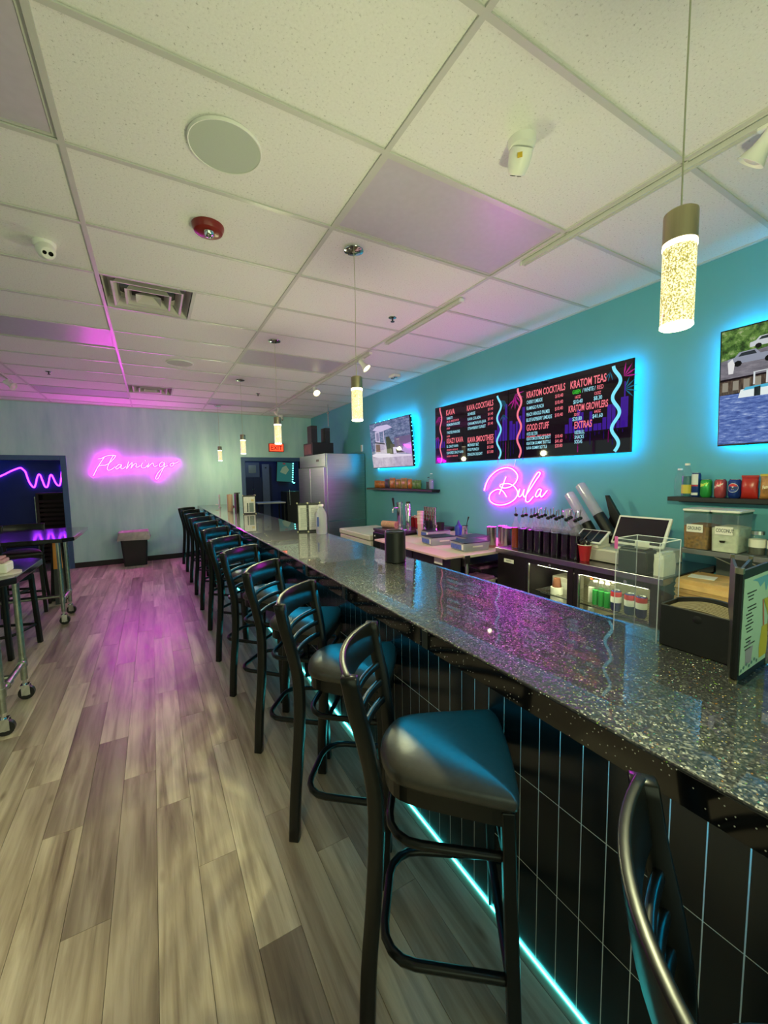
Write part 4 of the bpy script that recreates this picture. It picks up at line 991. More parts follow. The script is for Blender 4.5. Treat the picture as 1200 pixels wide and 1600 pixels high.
def harbor_picture(put):
    put('foliage', 0.6, rect(0, 0.72, 1, 1))
    for i in range(6):
        a, b = rs.uniform(0, 0.95), rs.uniform(0.86, 0.98)
        put(rs.choice(['3f6b33', '7aa653', '2f5229', '8db25c']), 0.5, [(a, b), (a+0.03, b+0.025), (a+0.06, b+0.004), (a+0.03, b-0.025)])
    put('asphalt', 0.65, [(0, 0.58), (1, 0.62), (1, 0.76), (0.2, 0.80), (0, 0.74)])
    def car(u, v, s, col):
        put(col, 0.75, [(u, v), (u, v+0.05*s), (u+0.03*s, v+0.06*s), (u+0.05*s, v+0.10*s), (u+0.12*s, v+0.105*s), (u+0.14*s, v+0.06*s), (u+0.22*s, v+0.06*s), (u+0.22*s, v)])
        put('39424c', 0.5, [(u+0.045*s, v+0.062*s), (u+0.06*s, v+0.092*s), (u+0.115*s, v+0.095*s), (u+0.125*s, v+0.062*s)])
        for a in (0.045, 0.175): put('1d1d22', 0.4, [(u+a*s+0.018*s*math.cos(k*PI/4), v+0.028*s*math.sin(k*PI/4)) for k in range(8)])
    car(0.03, 0.70, 0.95, '9aa0b4'); car(0.12, 0.82, 0.75, 'd5dbe2'); car(0.36, 0.72, 1.0, 'b0b6c4'); car(0.62, 0.70, 1.1, 'e2e6ea')
    put('e9e9ec', 0.8, [(0.035, 0.62), (0.03, 0.72), (0.05, 0.75), (0.06, 0.70), (0.055, 0.62)])
    put('wood', 0.6, [(0, 0.44), (0.6, 0.50), (0.6, 0.60), (0, 0.56)])
    for i in range(12): put('a9a294', 0.6, rect(0.01+0.045*i, 0.47+0.004*i, 0.035+0.045*i, 0.55+0.004*i))
    put('water', 0.8, rect(0, 0, 1, 0.44))
    for i in range(18):
        a, b = rs.uniform(0, 0.92), rs.uniform(0.01, 0.42); l = rs.uniform(0.03, 0.12)
        put(rs.choice(['5f79bd', '3a5090', '7089c6', '8ea3d6']), 0.7, [(a, b), (a+l*0.5, b+0.006), (a+l, b+0.001), (a+l*0.5, b-0.004)])
    put('e6f0f2', 0.85, [(0.08, 0.40), (0.09, 0.47), (0.45, 0.50), (0.46, 0.43), (0.40, 0.40)]); put('4fb3d8', 0.85, [(0.10, 0.46), (0.11, 0.485), (0.44, 0.51), (0.44, 0.485)])
    put('27343a', 0.5, [(0.145, 0.40), (0.145, 0.475), (0.17, 0.48), (0.17, 0.40)])
    for i in range(7): put('dfe5ea', 0.8, rect(0.14+0.05*i, 0.50, 0.147+0.05*i, 0.60))
    put('dfe5ea', 0.8, [(0.14, 0.60), (0.14, 0.607), (0.45, 0.625), (0.45, 0.617)])
tv('right wall screen showing a harbour with parked trucks and a moored boat', 1.245, 1.225, 0.735, 1.765, XR-0.105+0.03, R(-3.0), harbor_picture, False)

# =================================================================== SHELVES ON THE RIGHT WALL AND WHAT STANDS ON THEM
def wall_shelf(lab, y0, y1, z, depth=0.14):
    t = T('wall_shelf', lab, 'shelf', (XR-0.001, (y0+y1)/2, z-0.03), 0, 'black wall shelves')
    ob('board', MB().bb((-depth, -(y1-y0)/2, 0), (0, (y1-y0)/2, 0.03)), M['black'], t, bev=0.002)
    ob('bracket', MB().bb((-0.02, -(y1-y0)/2+0.02, -0.012), (-0.0, (y1-y0)/2-0.02, -0.0005)), M['black'], t)
    return t
ZSR, ZSL = 1.425, 1.42
wall_shelf('black wall shelf with canned drinks and snack bags under the right screen', -0.1, 1.50, ZSR)
wall_shelf('black wall shelf with small snack bags under the left screen', 4.33, 6.22, ZSL)
def can(lab, y, z, x, col, r=0.033, h=0.122, extra=None):
    t = T('drink_can', lab, 'can', (x, y, z), 0, 'drink cans on the right shelf')
    ob('body', MB().lathe([(0.0,0.004),(r*0.72,0.0),(r*0.8,0.004),(r,0.014),(r,h-0.016),(r*0.82,h-0.003)], 24), mat('can_'+col, col, 0.25, metal=0.35), t)
    ob('lid', MB().lathe([(r*0.82,h-0.003),(r*0.83,h),(r*0.78,h),(r*0.76,h-0.005),(0.0,h-0.005)], 24).box((-0.004,0,h-0.003), (0.022,0.014,0.0015)), M['steel'], t)
    if extra: extra(t, r, h)
    return t
def wrap(mb, r, pts):                      # print wrapped on the can side that faces the room (-x), u = right
    mb.add([(-(r+0.0006)*math.cos(u/r), -(r+0.0006)*math.sin(u/r), z) for u, z in pts], [tuple(range(len(pts)))])
def wraptext(t, r, txt, z, size, mt, u0=-0.02, u1=0.02, italic=0):
    m = MB(); tmp = MB(); text_into(tmp, txt, 0, 0, size, lambda x, y: (x, y, 0), bold=0.0008)
    xs = [p[0] for p in tmp.v]; k = (u1-u0)/(max(xs)-min(xs))
    m.add([(-(r+0.0012)*math.cos((u0+(p[0]-min(xs))*k)/r), -(r+0.0012)*math.sin((u0+(p[0]-min(xs))*k)/r), z+p[1]+italic*(p[0])) for p in tmp.v], tmp.f)
    ob('lettering', m, mt, t)
def g_lemon(t, r, h): wraptext(t, r, 'Starry', 0.07, 0.03, ink('d8e85a'), -0.024, 0.024, 0.25)
def p_cherry(t, r, h): wraptext(t, r, 'Dr Pepper', 0.06, 0.022, ink('f2e6da'), -0.026, 0.026, 0.3)
def blue_cola(t, r, h):
    n = 20; cz = 0.066; R_ = 0.0295
    m = MB()
    for i in range(n): wrap(m, r, [(0, cz), (R_*math.cos(2*PI*i/n), cz+R_*math.sin(2*PI*i/n)), (R_*math.cos(2*PI*(i+1)/n), cz+R_*math.sin(2*PI*(i+1)/n))])
    ob('emblem', m, M['white'], t)
    for nm, sg in (('c8202c', 1), ('1c3f94', -1)):
        m = MB(); q = R_*0.92
        seg = [(q*math.cos(a), cz+sg*q*math.sin(a)) for a in [0.30+(PI-0.6)*i/12 for i in range(13)]]
        for i in range(12):
            a, b = seg[i], seg[i+1]; m.add([(-(r+0.001)*math.cos(u/r), -(r+0.001)*math.sin(u/r), z) for u, z in (a, b, (b[0], cz+sg*0.010), (a[0], cz+sg*0.010))], [(0, 1, 2, 3)])
        ob('emblem', m, ink(nm), t)
    wraptext(t, r, 'pepsi', cz-0.006, 0.017, ink('16244e'), -0.022, 0.022)
def energy(t, r, h):
    m = MB()
    for i in range(6): wrap(m, r, [(-0.022+0.0073*i, 0.085), (-0.022+0.0073*(i+1), 0.085), (-0.022+0.0073*(i+1), 0.158), (-0.022+0.0073*i, 0.158)])
    ob('print', m, ink('d6dbd8'), t)
    m = MB()
    for i in range(6): wrap(m, r, [(-0.022+0.0073*i, 0.012), (-0.022+0.0073*(i+1), 0.012), (-0.022+0.0073*(i+1), 0.03), (-0.022+0.0073*i, 0.03)])
    ob('print', m, ink('d6dbd8'), t)
    wraptext(t, r, 'Red Bull', 0.075, 0.014, ink('c8202c'), -0.02, 0.02)
XS = XR-0.072
can('slim blue and silver energy drink can on the right shelf', 1.355, ZSR+0.0005, XS, '1f3f86', 0.0275, 0.168, energy)
can('green lemon-lime soda can on the right shelf', 1.295, ZSR+0.0005, XS, '2f9c46', 0.033, 0.122, g_lemon)
can('dusty red soda can on the right shelf', 1.215, ZSR+0.0005, XS, 'b04a50', 0.033, 0.122, p_cherry)
can('blue cola can with a round red, white and blue emblem on the right shelf', 1.138, ZSR+0.0005, XS, '1d3a86', 0.034, 0.122, blue_cola)
def bottle(name, lab, loc, r, h, capcol, group, liquid=None, labelcol=None, neck=0.013, fill=0.7, glass='clear'):
    t = T(name, lab, 'bottle', loc, 0, group)
    ob('body', MB().lathe([(0.0,0.002),(r*0.85,0.0),(r,0.012),(r,h*0.62),(r*0.93,h*0.70),(neck*1.3,h*0.86),(neck,h*0.89),(neck,h*0.95)], 20), M[glass], t)
    ob('cap', MB().lathe([(0.0,h),(neck*1.12,h),(neck*1.2,h-0.003),(neck*1.2,h*0.935),(0.0,h*0.935)], 16), capcol, t)
    if liquid: ob('drink', MB().lathe([(0.0,0.004),(r*0.93,0.006),(r*0.95,0.014),(r*0.95,h*fill*0.88),(0.0,h*fill*0.88)], 20), liquid, t)
    if labelcol: ob('label', MB().lathe([(r+0.0006,h*0.10),(r+0.0006,h*0.36)], 20), labelcol, t)
    return t
bottle('water_bottle', 'clear water bottle with a pale cap at the start of the right shelf', (XR-0.05, 1.465, ZSR+0.0005), 0.033, 0.20, M['white'], 'bottles on the right shelf')
bottle('juice_bottle', 'bottle with a yellow label and teal drink on the right shelf', (XR-0.085, 1.405, ZSR+0.0005), 0.031, 0.235, M['white'], 'bottles on the right shelf', mat('teal_drink', '1d6a72', 0.2), ink('c9b842'))
def snack(name, lab, loc, w, h, th, body, band, group, rz=0.0, text=None, tcol=None, lean=0.0):
    t = T(name, lab, 'snack bag', loc, group=group, rot=(0, lean, rz))
    secs = []; n = 16
    for i in range(9):
        v = i/8; k = math.sin(PI*min(max(v, 0.0), 1.0))**0.6 if 0 < v < 1 else 0.0
        ww = w/2*(1-0.05*k); dd = max(th/2*k, 0.0012)
        sec = []
        for j in range(n):
            a = 2*PI*j/n
            ca, sa = math.cos(a), math.sin(a)
            px = (abs(ca)**0.75)*(1 if ca >= 0 else -1)*ww
            sec.append((dd*sa*(1+0.10*math.sin(7*a+i)), px+rs.uniform(-0.001, 0.001), v*h+rs.uniform(-0.001, 0.001)))
        secs.append(sec)
    ob('bag', loft(secs, smooth=True), body, t)
    ob('seal_strip', MB().bb((-0.0035, -w/2, h*0.97), (0.0035, w/2, h*1.06)), band, t)
    if text:
        m = MB(); tmp = MB(); text_into(tmp, text, 0, 0, h*0.2, lambda x, y: (x, y, 0), bold=0.001)
        xs = [p[0] for p in tmp.v]; k = w*0.66/(max(xs)-min(xs))
        m.add([(-th/2*1.06-0.001, w*0.33-(p[0]-min(xs))*k, h*0.42+p[1]+0.25*p[0]*k) for p in tmp.v], tmp.f); ob('lettering', m, tcol or M['white'], t)
    return t
M['bag_brown'] = mat('brown_snack_film', 'a9793f', 0.3, var=0.45, scale=22)
M['bag_gold'] = mat('gold_snack_film', 'c8b23a', 0.3, var=0.1)
M['bag_red'] = mat('red_snack_film', 'b3281f', 0.3, var=0.2)
M['bag_orange'] = mat('orange_snack_film', 'b8692c', 0.3, var=0.45, scale=30)
M['bag_dark'] = mat('dark_snack_film', '453f58', 0.3, var=0.4, scale=30)
M['bag_green'] = mat('green_snack_film', '5d7d4a', 0.3, var=0.5, scale=40)
snack('snack_bag', 'small red snack pouch beside the blue cola can on the right shelf', (XS, 1.062, ZSR+0.0005), 0.085, 0.138, 0.045, M['bag_red'], M['bag_red'], 'snack bags on the right shelf', 0.1)
snack('snack_bag', 'brown snack bag with a yellow top band on the right shelf', (XS-0.004, 0.945, ZSR+0.0005), 0.135, 0.145, 0.055, M['bag_brown'], M['bag_gold'], 'snack bags on the right shelf', -0.05, 'Famous Amos', ink('f0e2c0'))
snack('snack_bag', 'brown snack bag cut by the right picture edge on the right shelf', (XS+0.002, 0.805, ZSR+0.0005), 0.13, 0.140, 0.05, M['bag_brown'], M['bag_gold'], 'snack bags on the right shelf', 0.05, 'Famous Amos', ink('f0e2c0'))
snack('snack_bag', 'hidden snack bag past the right picture edge', (XS, 0.66, ZSR+0.0005), 0.13, 0.14, 0.05, M['bag_red'], M['bag_red'], 'snack bags on the right shelf')
yy = 6.02
for w, mt, h, lab in ((0.17,'bag_orange',0.115,'first orange snack bag from the fridge on the left shelf'), (0.15,'bag_orange',0.11,'second orange snack bag from the fridge on the left shelf'), (0.12,'bag_dark',0.14,'dark violet snack bag on the left shelf'), (0.19,'bag_orange',0.155,'tallest orange snack bag in the middle of the left shelf'), (0.13,'bag_brown',0.135,'brown snack bag right of the tallest one on the left shelf'),
                      (0.17,'bag_brown',0.15,'brown and red snack bag on the left shelf'), (0.13,'bag_orange',0.14,'last orange snack bag on the left shelf'), (0.10,'bag_green',0.125,'narrow green snack pouch on the left shelf'), (0.09,'bag_green',0.12,'second green snack pouch beside the bottle on the left shelf')):
    snack('snack_bag', lab, (XR-0.075, yy-w/2, ZSL+0.0005), w, h, 0.05, M[mt], M[mt], 'snack bags on the left shelf', rs.uniform(-0.15, 0.15)); yy -= w+0.012
bottle('water_bottle', 'pale water bottle at the near end of the left shelf', (XR-0.08, 4.42, ZSL+0.0005), 0.035, 0.22, M['white'], 'bottles on the left shelf', mat('pale_drink', '8d98b8', 0.2))
bottle('water_bottle', 'dark-labelled bottle beside the pale water bottle on the left shelf', (XR-0.06, 4.515, ZSL+0.0005), 0.033, 0.17, M['black'], 'bottles on the left shelf', mat('dark_drink', '2a2740', 0.2))

# =================================================================== BACK BAR
# --- glass-door bottle cooler
CX, CZ, CYA, CYB = 2.66, 0.955, 1.245, 2.60
M['cooler_black'] = mat('cooler_black_steel', '191218', 0.35, var=0.1)
M['cooler_top'] = mat('cooler_steel_top', '8f8a90', 0.25, metal=1.0, var=0.08, scale=3, stretch=(1, 40, 1))
M['liner'] = mat('pale_cooler_lining', 'cdc9a8', 0.5, var=0.05)
ck = T('bottle_cooler', 'black under-counter bottle cooler with two lit glass doors', 'cooler', (CX, CYB, 0))
def cl(y): return y-CYB
ob('top', MB().bb((-0.015, cl(CYA)-0.01, CZ-0.045), (XR-CX-0.016, 0.01, CZ)), M['cooler_top'], ck, bev=0.004)
cb = MB()
cb.bb((0.03, cl(2.295), 0.0), (XR-CX-0.02, 0.0, CZ-0.046))                       # compressor side
cb.bb((0.03, cl(CYA), 0.0), (XR-CX-0.02, cl(CYA)+0.04, CZ-0.046))               # end wall
cb.bb((XR-CX-0.06, cl(CYA)+0.04, 0.0), (XR-CX-0.02, cl(2.295), CZ-0.046))       # back
cb.bb((0.03, cl(CYA)+0.04, 0.0), (XR-CX-0.06, cl(2.295), 0.16))                 # floor
cb.bb((0.03, cl(CYA)+0.04, CZ-0.09), (XR-CX-0.06, cl(2.295), CZ-0.046))
ob('cabinet', cb, M['cooler_black'], ck)
ob('front_grille', MB().bb((0.0, cl(2.29), 0.08), (0.029, -0.004, CZ-0.05)), M['cooler_black'], ck, bev=0.004)
ob('rating_sticker', MB().bb((-0.0015, cl(2.52), 0.835), (-0.0002, cl(2.41), 0.868)), M['paper'], ck)
m = MB(); text_into(m, 'AVANTCO', 0, 0, 0.02, lambda x, y: (-0.002, cl(2.495)-x*0.62, 0.846+y), bold=0.0003); ob('lettering', m, M['ink'], ck)
ob('lining', MB().bb((XR-CX-0.065, cl(CYA)+0.045, 0.165), (XR-CX-0.062, cl(2.30), CZ-0.092)).bb((0.06, cl(2.299), 0.165), (XR-CX-0.066, cl(2.297), CZ-0.092)).bb((0.06, cl(CYA)+0.042, 0.165), (XR-CX-0.066, cl(CYA)+0.044, CZ-0.092)).bb((0.06, cl(CYA)+0.05, 0.161), (XR-CX-0.066, cl(2.305), 0.164)).bb((0.06, cl(CYA)+0.05, CZ-0.094), (XR-CX-0.066, cl(2.305), CZ-0.092)), M['liner'], ck)
ob('inner_lamp', MB().bb((0.07, cl(1.36), CZ-0.104), (0.09, cl(2.22), CZ-0.0945)), emit('cooler_lamp', (1.0, 0.94, 0.62), 42.0), ck)
sh = MB()
for i in range(40): sh.bb((0.08, cl(1.30+i*0.0245), 0.628), (0.58, cl(1.304+i*0.0245), 0.632))
sh.bb((0.078, cl(1.295), 0.624), (0.084, cl(2.285), 0.634)); sh.bb((0.57, cl(1.295), 0.624), (0.576, cl(2.285), 0.634))
ob('wire_shelf', sh, M['chrome'], ck)
for a, b in ((1.845, 2.29), (1.265, 1.838)):
    fr = MB().bb((0.0, cl(a), 0.08), (0.029, cl(a)+0.05, CZ-0.05)).bb((0.0, cl(b)-0.035, 0.08), (0.029, cl(b), CZ-0.05)).bb((0.0, cl(a)+0.05, CZ-0.085), (0.029, cl(b)-0.035, CZ-0.05)).bb((0.0, cl(a)+0.05, 0.08), (0.029, cl(b)-0.035, 0.14))
    d = ob('door', fr, M['cooler_black'], ck, bev=0.003)
    ob('pane', MB().bb((0.011, cl(a)+0.05, 0.14), (0.017, cl(b)-0.035, CZ-0.085)), M['glass'], d)
    ob('door_edge_trim', MB().bb((-0.002, cl(b)-0.040, 0.14), (0.010, cl(b)-0.031, CZ-0.085)), M['steel'], d)
    ob('lock', MB().cyl((-0.006, cl(a)+0.2, CZ-0.067), (-0.0005, cl(a)+0.2, CZ-0.067), 0.012), M['chrome'], d)
# stock inside the cooler
ZS = 0.6335
for i, yy in enumerate((1.745, 1.70, 1.655)):
    for j in range(2):
        t = bottle('soda_bottle', ['green bottle with white cap, first column behind the right cooler door', 'green bottle with white cap, middle column behind the right cooler door', 'green bottle with white cap, last column behind the right cooler door'][i]+(' front' if j == 0 else ' back'), (CX+0.12+0.075*j, yy, ZS), 0.021, 0.185, M['white'], 'green bottles in the cooler', mat('green_glass_drink', '1f9a3c', 0.2))
def redblue(t, r, h):
    ob('label', MB().lathe([(r+0.0006,h*0.42),(r+0.0006,h*0.70)], 24), M['white'], t)
    ob('label_top', MB().lathe([(r+0.0008,h*0.70),(r+0.0008,h*0.93)], 24), ink('b3272c'), t)
for yy, lab in ((1.595, 'blue can with red and white bands behind the right cooler door'), (1.50, 'second blue can with red and white bands in the cooler, seen through the acrylic box'), (1.425, 'third blue can in the cooler, seen through the acrylic box')):
    o = can(lab, yy, ZS, CX+0.125, '27306e', 0.034, 0.15, redblue); o['group'] = 'cans in the cooler'
t = bottle('squeeze_bottle', 'white squeeze bottle with orange tip at the left of the right cooler door', (CX+0.15, 1.795, ZS), 0.022, 0.19, mat('orange_tip', 'cf5a28', 0.4), 'squeeze bottles in the cooler', M['offwhite'], None, 0.008)
def jug(lab, x, y, z, r, h, mt, capm):
    t = T('sauce_bottle', lab, 'bottle', (x, y, z), 0, 'white bottles behind the left cooler door')
    ob('body', MB().lathe([(0,0),(r,0.0),(r,h*0.28),(r*0.62,h*0.40),(r*0.55,h*0.92),(0,h*0.92)], 20), mt, t)
    ob('cap', MB().lathe([(0,h*1.06),(r*0.30,h*1.05),(r*0.42,h*0.925),(0,h*0.925)], 14), capm, t)
    return t
jug('tall white bottle with brown tip behind the left cooler door', CX+0.16, 2.10, 0.1655, 0.085, 0.56, M['paper'], mat('brown_tip', '7a4a35', 0.5))
jug('white bottle with blue base at the right of the left cooler door', CX+0.17, 1.94, 0.1655, 0.055, 0.60, M['paper'], M['white'])
jug('blue bottle low at the right of the left cooler door', CX+0.10, 1.918, 0.1655, 0.035, 0.44, mat('blue_plastic', '3a4f9c', 0.4), M['white'])
t = T('milk_carton', 'boxy white carton standing behind the left cooler door', 'carton', (CX+0.40, 2.17, 0.1655)); ob('body', MB().bb((-0.09, -0.09, 0), (0.09, 0.09, 0.56)), M['offwhite'], t, bev=0.006); ob('label', MB().bb((-0.0915, -0.06, 0.42), (-0.0902, 0.06, 0.52)), M['paper'], t)
t = T('ice_bucket', 'frosted tub with a grey rim behind the right cooler door', 'tub', (CX+0.24, 1.60, 0.1655)); ob('body', MB().lathe([(0,0),(0.13,0.0),(0.15,0.34),(0.0,0.34)], 24), M['frost'], t); ob('rim', MB().lathe([(0.150,0.33),(0.158,0.33),(0.158,0.36),(0.148,0.36),(0.148,0.342)], 24), mat('grey_rim', '6f7280', 0.4), t)
t = bottle('green_jar', 'small green jar in front of the tub in the cooler', (CX+0.085, 1.735, 0.1655), 0.03, 0.40, M['white'], 'jars low in the cooler', mat('green_pickle', '6f7a35', 0.3))
t = T('sauce_bottle', 'pale jug at the lower left of the right cooler door', 'bottle', (CX+0.16, 1.80, 0.1655), 0, 'white bottles in the cooler'); ob('body', MB().lathe([(0,0),(0.05,0),(0.05,0.33),(0.02,0.40),(0,0.40)], 16), M['paper'], t); ob('cap', MB().cyl((0,0,0.401),(0,0,0.43),0.021), M['white'], t)

# --- syrup bottles with pourers on the cooler
M['syrup'] = mat('dark_syrup', '190a20', 0.12, var=0.2)
M['syrup_amber'] = mat('amber_syrup', '8a3a16', 0.15, var=0.15)
def syrup(lab, x, y, liq):
    t = T('syrup_bottle', lab, 'bottle', (x, y, CZ+0.0005), 0, 'syrup bottles with pourers')
    r = 0.038
    ob('glass', MB().lathe([(0.0,0.0),(r,0.0),(r,0.185)], 18), M['clear0'], t)
    ob('neck', MB().lathe([(r,0.1855),(r*0.85,0.212),(0.016,0.235),(0.014,0.27),(0.016,0.272),(0.016,0.279)], 18), M['bottleglass'], t)
    ob('syrup', MB().lathe([(0.0,0.004),(r*0.94,0.004),(r*0.94,0.182),(0.0,0.184)], 18), liq, t)
    ob('stopper', MB().lathe([(0.0,0.305),(0.007,0.305),(0.017,0.297),(0.017,0.291),(0.011,0.28),(0.0,0.28)], 14), M['black'], t)
    ob('spout', MB().tube([(0,0,0.3055),(0,0.002,0.33),(-0.006,0.004,0.36)], 0.0045, 8, sm=3), M['chrome'], t)
    return t
first = syrup('amber syrup bottle with pourer at the left end of the bottle row', 2.77, 2.49, M['syrup_amber'])
ords = ['second', 'third', 'fourth', 'fifth', 'sixth', 'seventh', 'eighth']
for i in range(7):
    o = dup(first, (2.745+0.01*(i % 2), 2.395-0.083*i, CZ+0.0005), rs.uniform(0, 6), 'dark syrup bottle, %s in the front row from the amber one' % ords[i])
    for ch in o.children:
        if ch.name.startswith('syrup'): 
            ch.data = ch.data.copy(); ch.data.materials[0] = M['syrup']
src_dark = o
for i in range(7):
    dup(src_dark, (2.84+0.008*(i % 2), 2.44-0.083*i, CZ+0.0005), rs.uniform(0, 6), 'dark syrup bottle, %s in the middle row behind the amber one' % (['first']+ords)[i])
for i in range(6):
    dup(src_dark, (2.935, 2.40-0.083*i, CZ+0.0005), rs.uniform(0, 6), 'dark syrup bottle, %s in the back row against the wall' % (['first']+ords)[i])
# --- red cup with spoons
def red_cup(name, lab, loc, group, h=0.12, r0=0.032, r1=0.047):
    t = T(name, lab, 'cup', loc, 0, group)
    ob('body', MB().lathe([(0,0.0),(r0,0.0),(r1,h),(r1-0.002,h),(r0-0.002,0.004),(0,0.004)], 24), M['red'], t)
    ob('rim', MB().tube([((r1+0.001)*math.cos(a), (r1+0.001)*math.sin(a), h) for a in [2*PI*i/24 for i in range(24)]], 0.003, 6, True), M['paper'], t)
    return t
t = red_cup('plastic_cup', 'red plastic cup holding dark utensils beside the cash drawer', (2.755, 1.985-0.165, CZ+0.0005), 'red cups')
for i in range(7):
    a = 2*PI*i/7; ob('utensil', MB().tube([(0.018*math.cos(a), 0.018*math.sin(a), 0.01), (0.032*math.cos(a), 0.032*math.sin(a), 0.14)], 0.004, 6).lathe([(0,-0.01),(0.010,-0.006),(0.012,0.004),(0,0.012)], 10, (0.033*math.cos(a), 0.033*math.sin(a), 0.146)), mat('dark_spoon', '2b2428', 0.3), t)
# --- cash drawer, register screen, customer display, printer
cd = T('cash_drawer', 'white cash drawer under the register screen', 'cash drawer', (2.80, 1.735-0.13, CZ+0.0005))
ob('body', MB().bb((0.0, -0.21, 0.006), (0.44, 0.21, 0.098)), M['offwhite'], cd, bev=0.006)
ob('drawer_front', MB().bb((-0.006, -0.19, 0.016), (-0.0005, 0.19, 0.086)), mat('grey_drawer_front', 'b0aca4', 0.45), cd, bev=0.002)
ob('foot', MB().bb((0.02, -0.19, 0.0), (0.40, 0.19, 0.0055)), M['black'], cd)
ps = T('register_screen', 'white register screen tilted back on its stand', 'screen', (2.98, 1.57-0.02, CZ+0.099))
ob('base', MB().bb((-0.09, -0.11, 0.0), (0.09, 0.11, 0.018)).sweep([[(-0.05,-0.07,0.018),(0.05,-0.07,0.018),(0.05,0.07,0.018),(-0.05,0.07,0.018)],[(0.015,-0.06,0.15),(0.045,-0.06,0.15),(0.045,0.06,0.15),(0.015,0.06,0.15)]]), M['white'], ps, bev=0.004)
scr = ob('display', MB().bb((-0.012, -0.178, 0.0), (0.010, 0.178, 0.225)), M['white'], ps, bev=0.006, loc=(-0.05, 0, 0.03), rot=(0, R(28), 0))
ob('glass', MB().bb((-0.0145, -0.162, 0.016), (-0.0125, 0.162, 0.209)), mat('dark_display', '15101a', 0.12), scr)
cu_ = T('customer_display', 'small white card reader display tilted in front of the cup tubes', 'display', (2.84, 1.825, CZ+0.099))
ob('base', MB().bb((-0.05, -0.085, 0.0), (0.10, 0.085, 0.022)).sweep([[(-0.05,-0.08,0.022),(0.09,-0.08,0.022),(0.09,0.08,0.022),(-0.05,0.08,0.022)],[(-0.05,-0.08,0.03),(0.09,-0.08,0.09),(0.09,0.08,0.09),(-0.05,0.08,0.03)]]), M['offwhite'], cu_, bev=0.004)
d_ = ob('display', MB().bb((-0.006, -0.11, 0.0), (0.006, 0.11, 0.15)), M['white'], cu_, bev=0.003, loc=(-0.066, 0, 0.036), rot=(0, R(58), 0))
ob('glass', MB().bb((-0.008, -0.096, 0.012), (-0.0065, 0.096, 0.138)), mat('dark_glass_display', '15121a', 0.1), d_)
gb = MB()
for y in (-0.035, 0.03): gb.bb((-0.0088, y-0.004, 0.014), (-0.0082, y+0.004, 0.136))
ob('light_bars', gb, mat('pale_display_bars', '6c6a66', 0.3), d_)
pr = T('receipt_printer', 'black boxy receipt printer seen through the clear acrylic box', 'printer', (2.722, 1.43, CZ+0.0005))
ob('body', MB().bb((-0.066, -0.09, 0.0), (0.066, 0.09, 0.15)), M['black'], pr, bev=0.012)
ob('cover', MB().bb((-0.06, -0.08, 0.1505), (0.03, 0.08, 0.162)), M['blackgloss'], pr, bev=0.006)
ob('paper_slip', MB().bb((0.040, -0.05, 0.1505), (0.042, 0.04, 0.20)), M['paper'], pr)
# --- tilted cup tubes
def tube_xyz(lab, y0, z0, y1, z1, x, yb, zb):
    t = T('cup_dispenser', lab, 'dispenser', (x, yb, zb), 0, 'tilted clear cup tubes')
    o_ = Vector((x, yb, zb)); A = Vector((x, y0, z0))-o_; Bm = Vector((x, y1, z1))-o_
    d = (Bm-A).normalized(); L = (Bm-A).length
    ob('tube', MB().lathe([(0.0,0.0),(0.030,0.002),(0.040,0.012),(0.040,L),(0.0385,L),(0.0385,0.014),(0.0,0.004)], 24, A, d), M['tubeplastic'], t)
    n = 6
    st = MB()
    for i in range(n): st.lathe([(0.020,0.03+i*0.03),(0.031,0.045+i*0.03),(0.033,L-0.03)], 18, A, d)
    ob('lid_stack', MB().lathe([(0.022,0.05),(0.024,L)], 18, A, d), M['tubeplastic'], t)
    E_ = -A.normalized()
    ob('holder', MB().lathe([(0.043,0.0),(0.043,(o_-Vector((x, y1, z1))).length),(0.0,(o_-Vector((x, y1, z1))).length)], 24, Bm, d).lathe([(0.0,0.0),(0.043,0.0)], 24, Bm, d), M['black'], t)
    return t
tube_xyz('longest tilted clear cup tube in a black holder, nearest the register', 2.085, 1.515, 1.915, 1.275, 3.06, 1.80, 1.113)
tube_xyz('middle tilted clear cup tube in a black holder', 2.17, 1.44, 2.005, 1.20, 3.04, 1.925, 1.085)
tube_xyz('short tilted clear cup tube in a black holder beside the syrup bottles', 2.15, 1.30, 2.055, 1.165, 2.98, 1.99, 1.075)
t = T('dispenser_stand', 'black bent stand that carries the tilted cup tubes', 'stand', (3.12, 1.86, CZ+0.0005))
ob('base', MB().bb((-0.10, -0.02, 0.0), (0.10, 0.24, 0.09)), M['black'], t, bev=0.006)
ob('arm', MB().sweep([[(0.0,-0.05,0.09),(0.03,-0.05,0.09),(0.03,0.10,0.09),(0.0,0.10,0.09)],[(0.0,-0.085,0.30),(0.03,-0.085,0.30),(0.03,0.0,0.30),(0.0,0.0,0.30)],[(0.0,0.02,0.47),(0.03,0.02,0.47),(0.03,0.045,0.47),(0.0,0.045,0.47)]]), M['black'], t, bev=0.004)
t = T('clear_lid', 'crumpled clear plastic lid heap behind the red cup', 'lid', (2.90, 1.93, CZ+0.0005)); ob('lid', MB().lathe([(0.0,0.16),(0.03,0.155),(0.05,0.12),(0.052,0.02),(0.0,0.0)], 16), M['tubeplastic'], t); ob('holder', MB().bb((-0.03,-0.06,0.0),(0.08,-0.053,0.14)), M['black'], t)

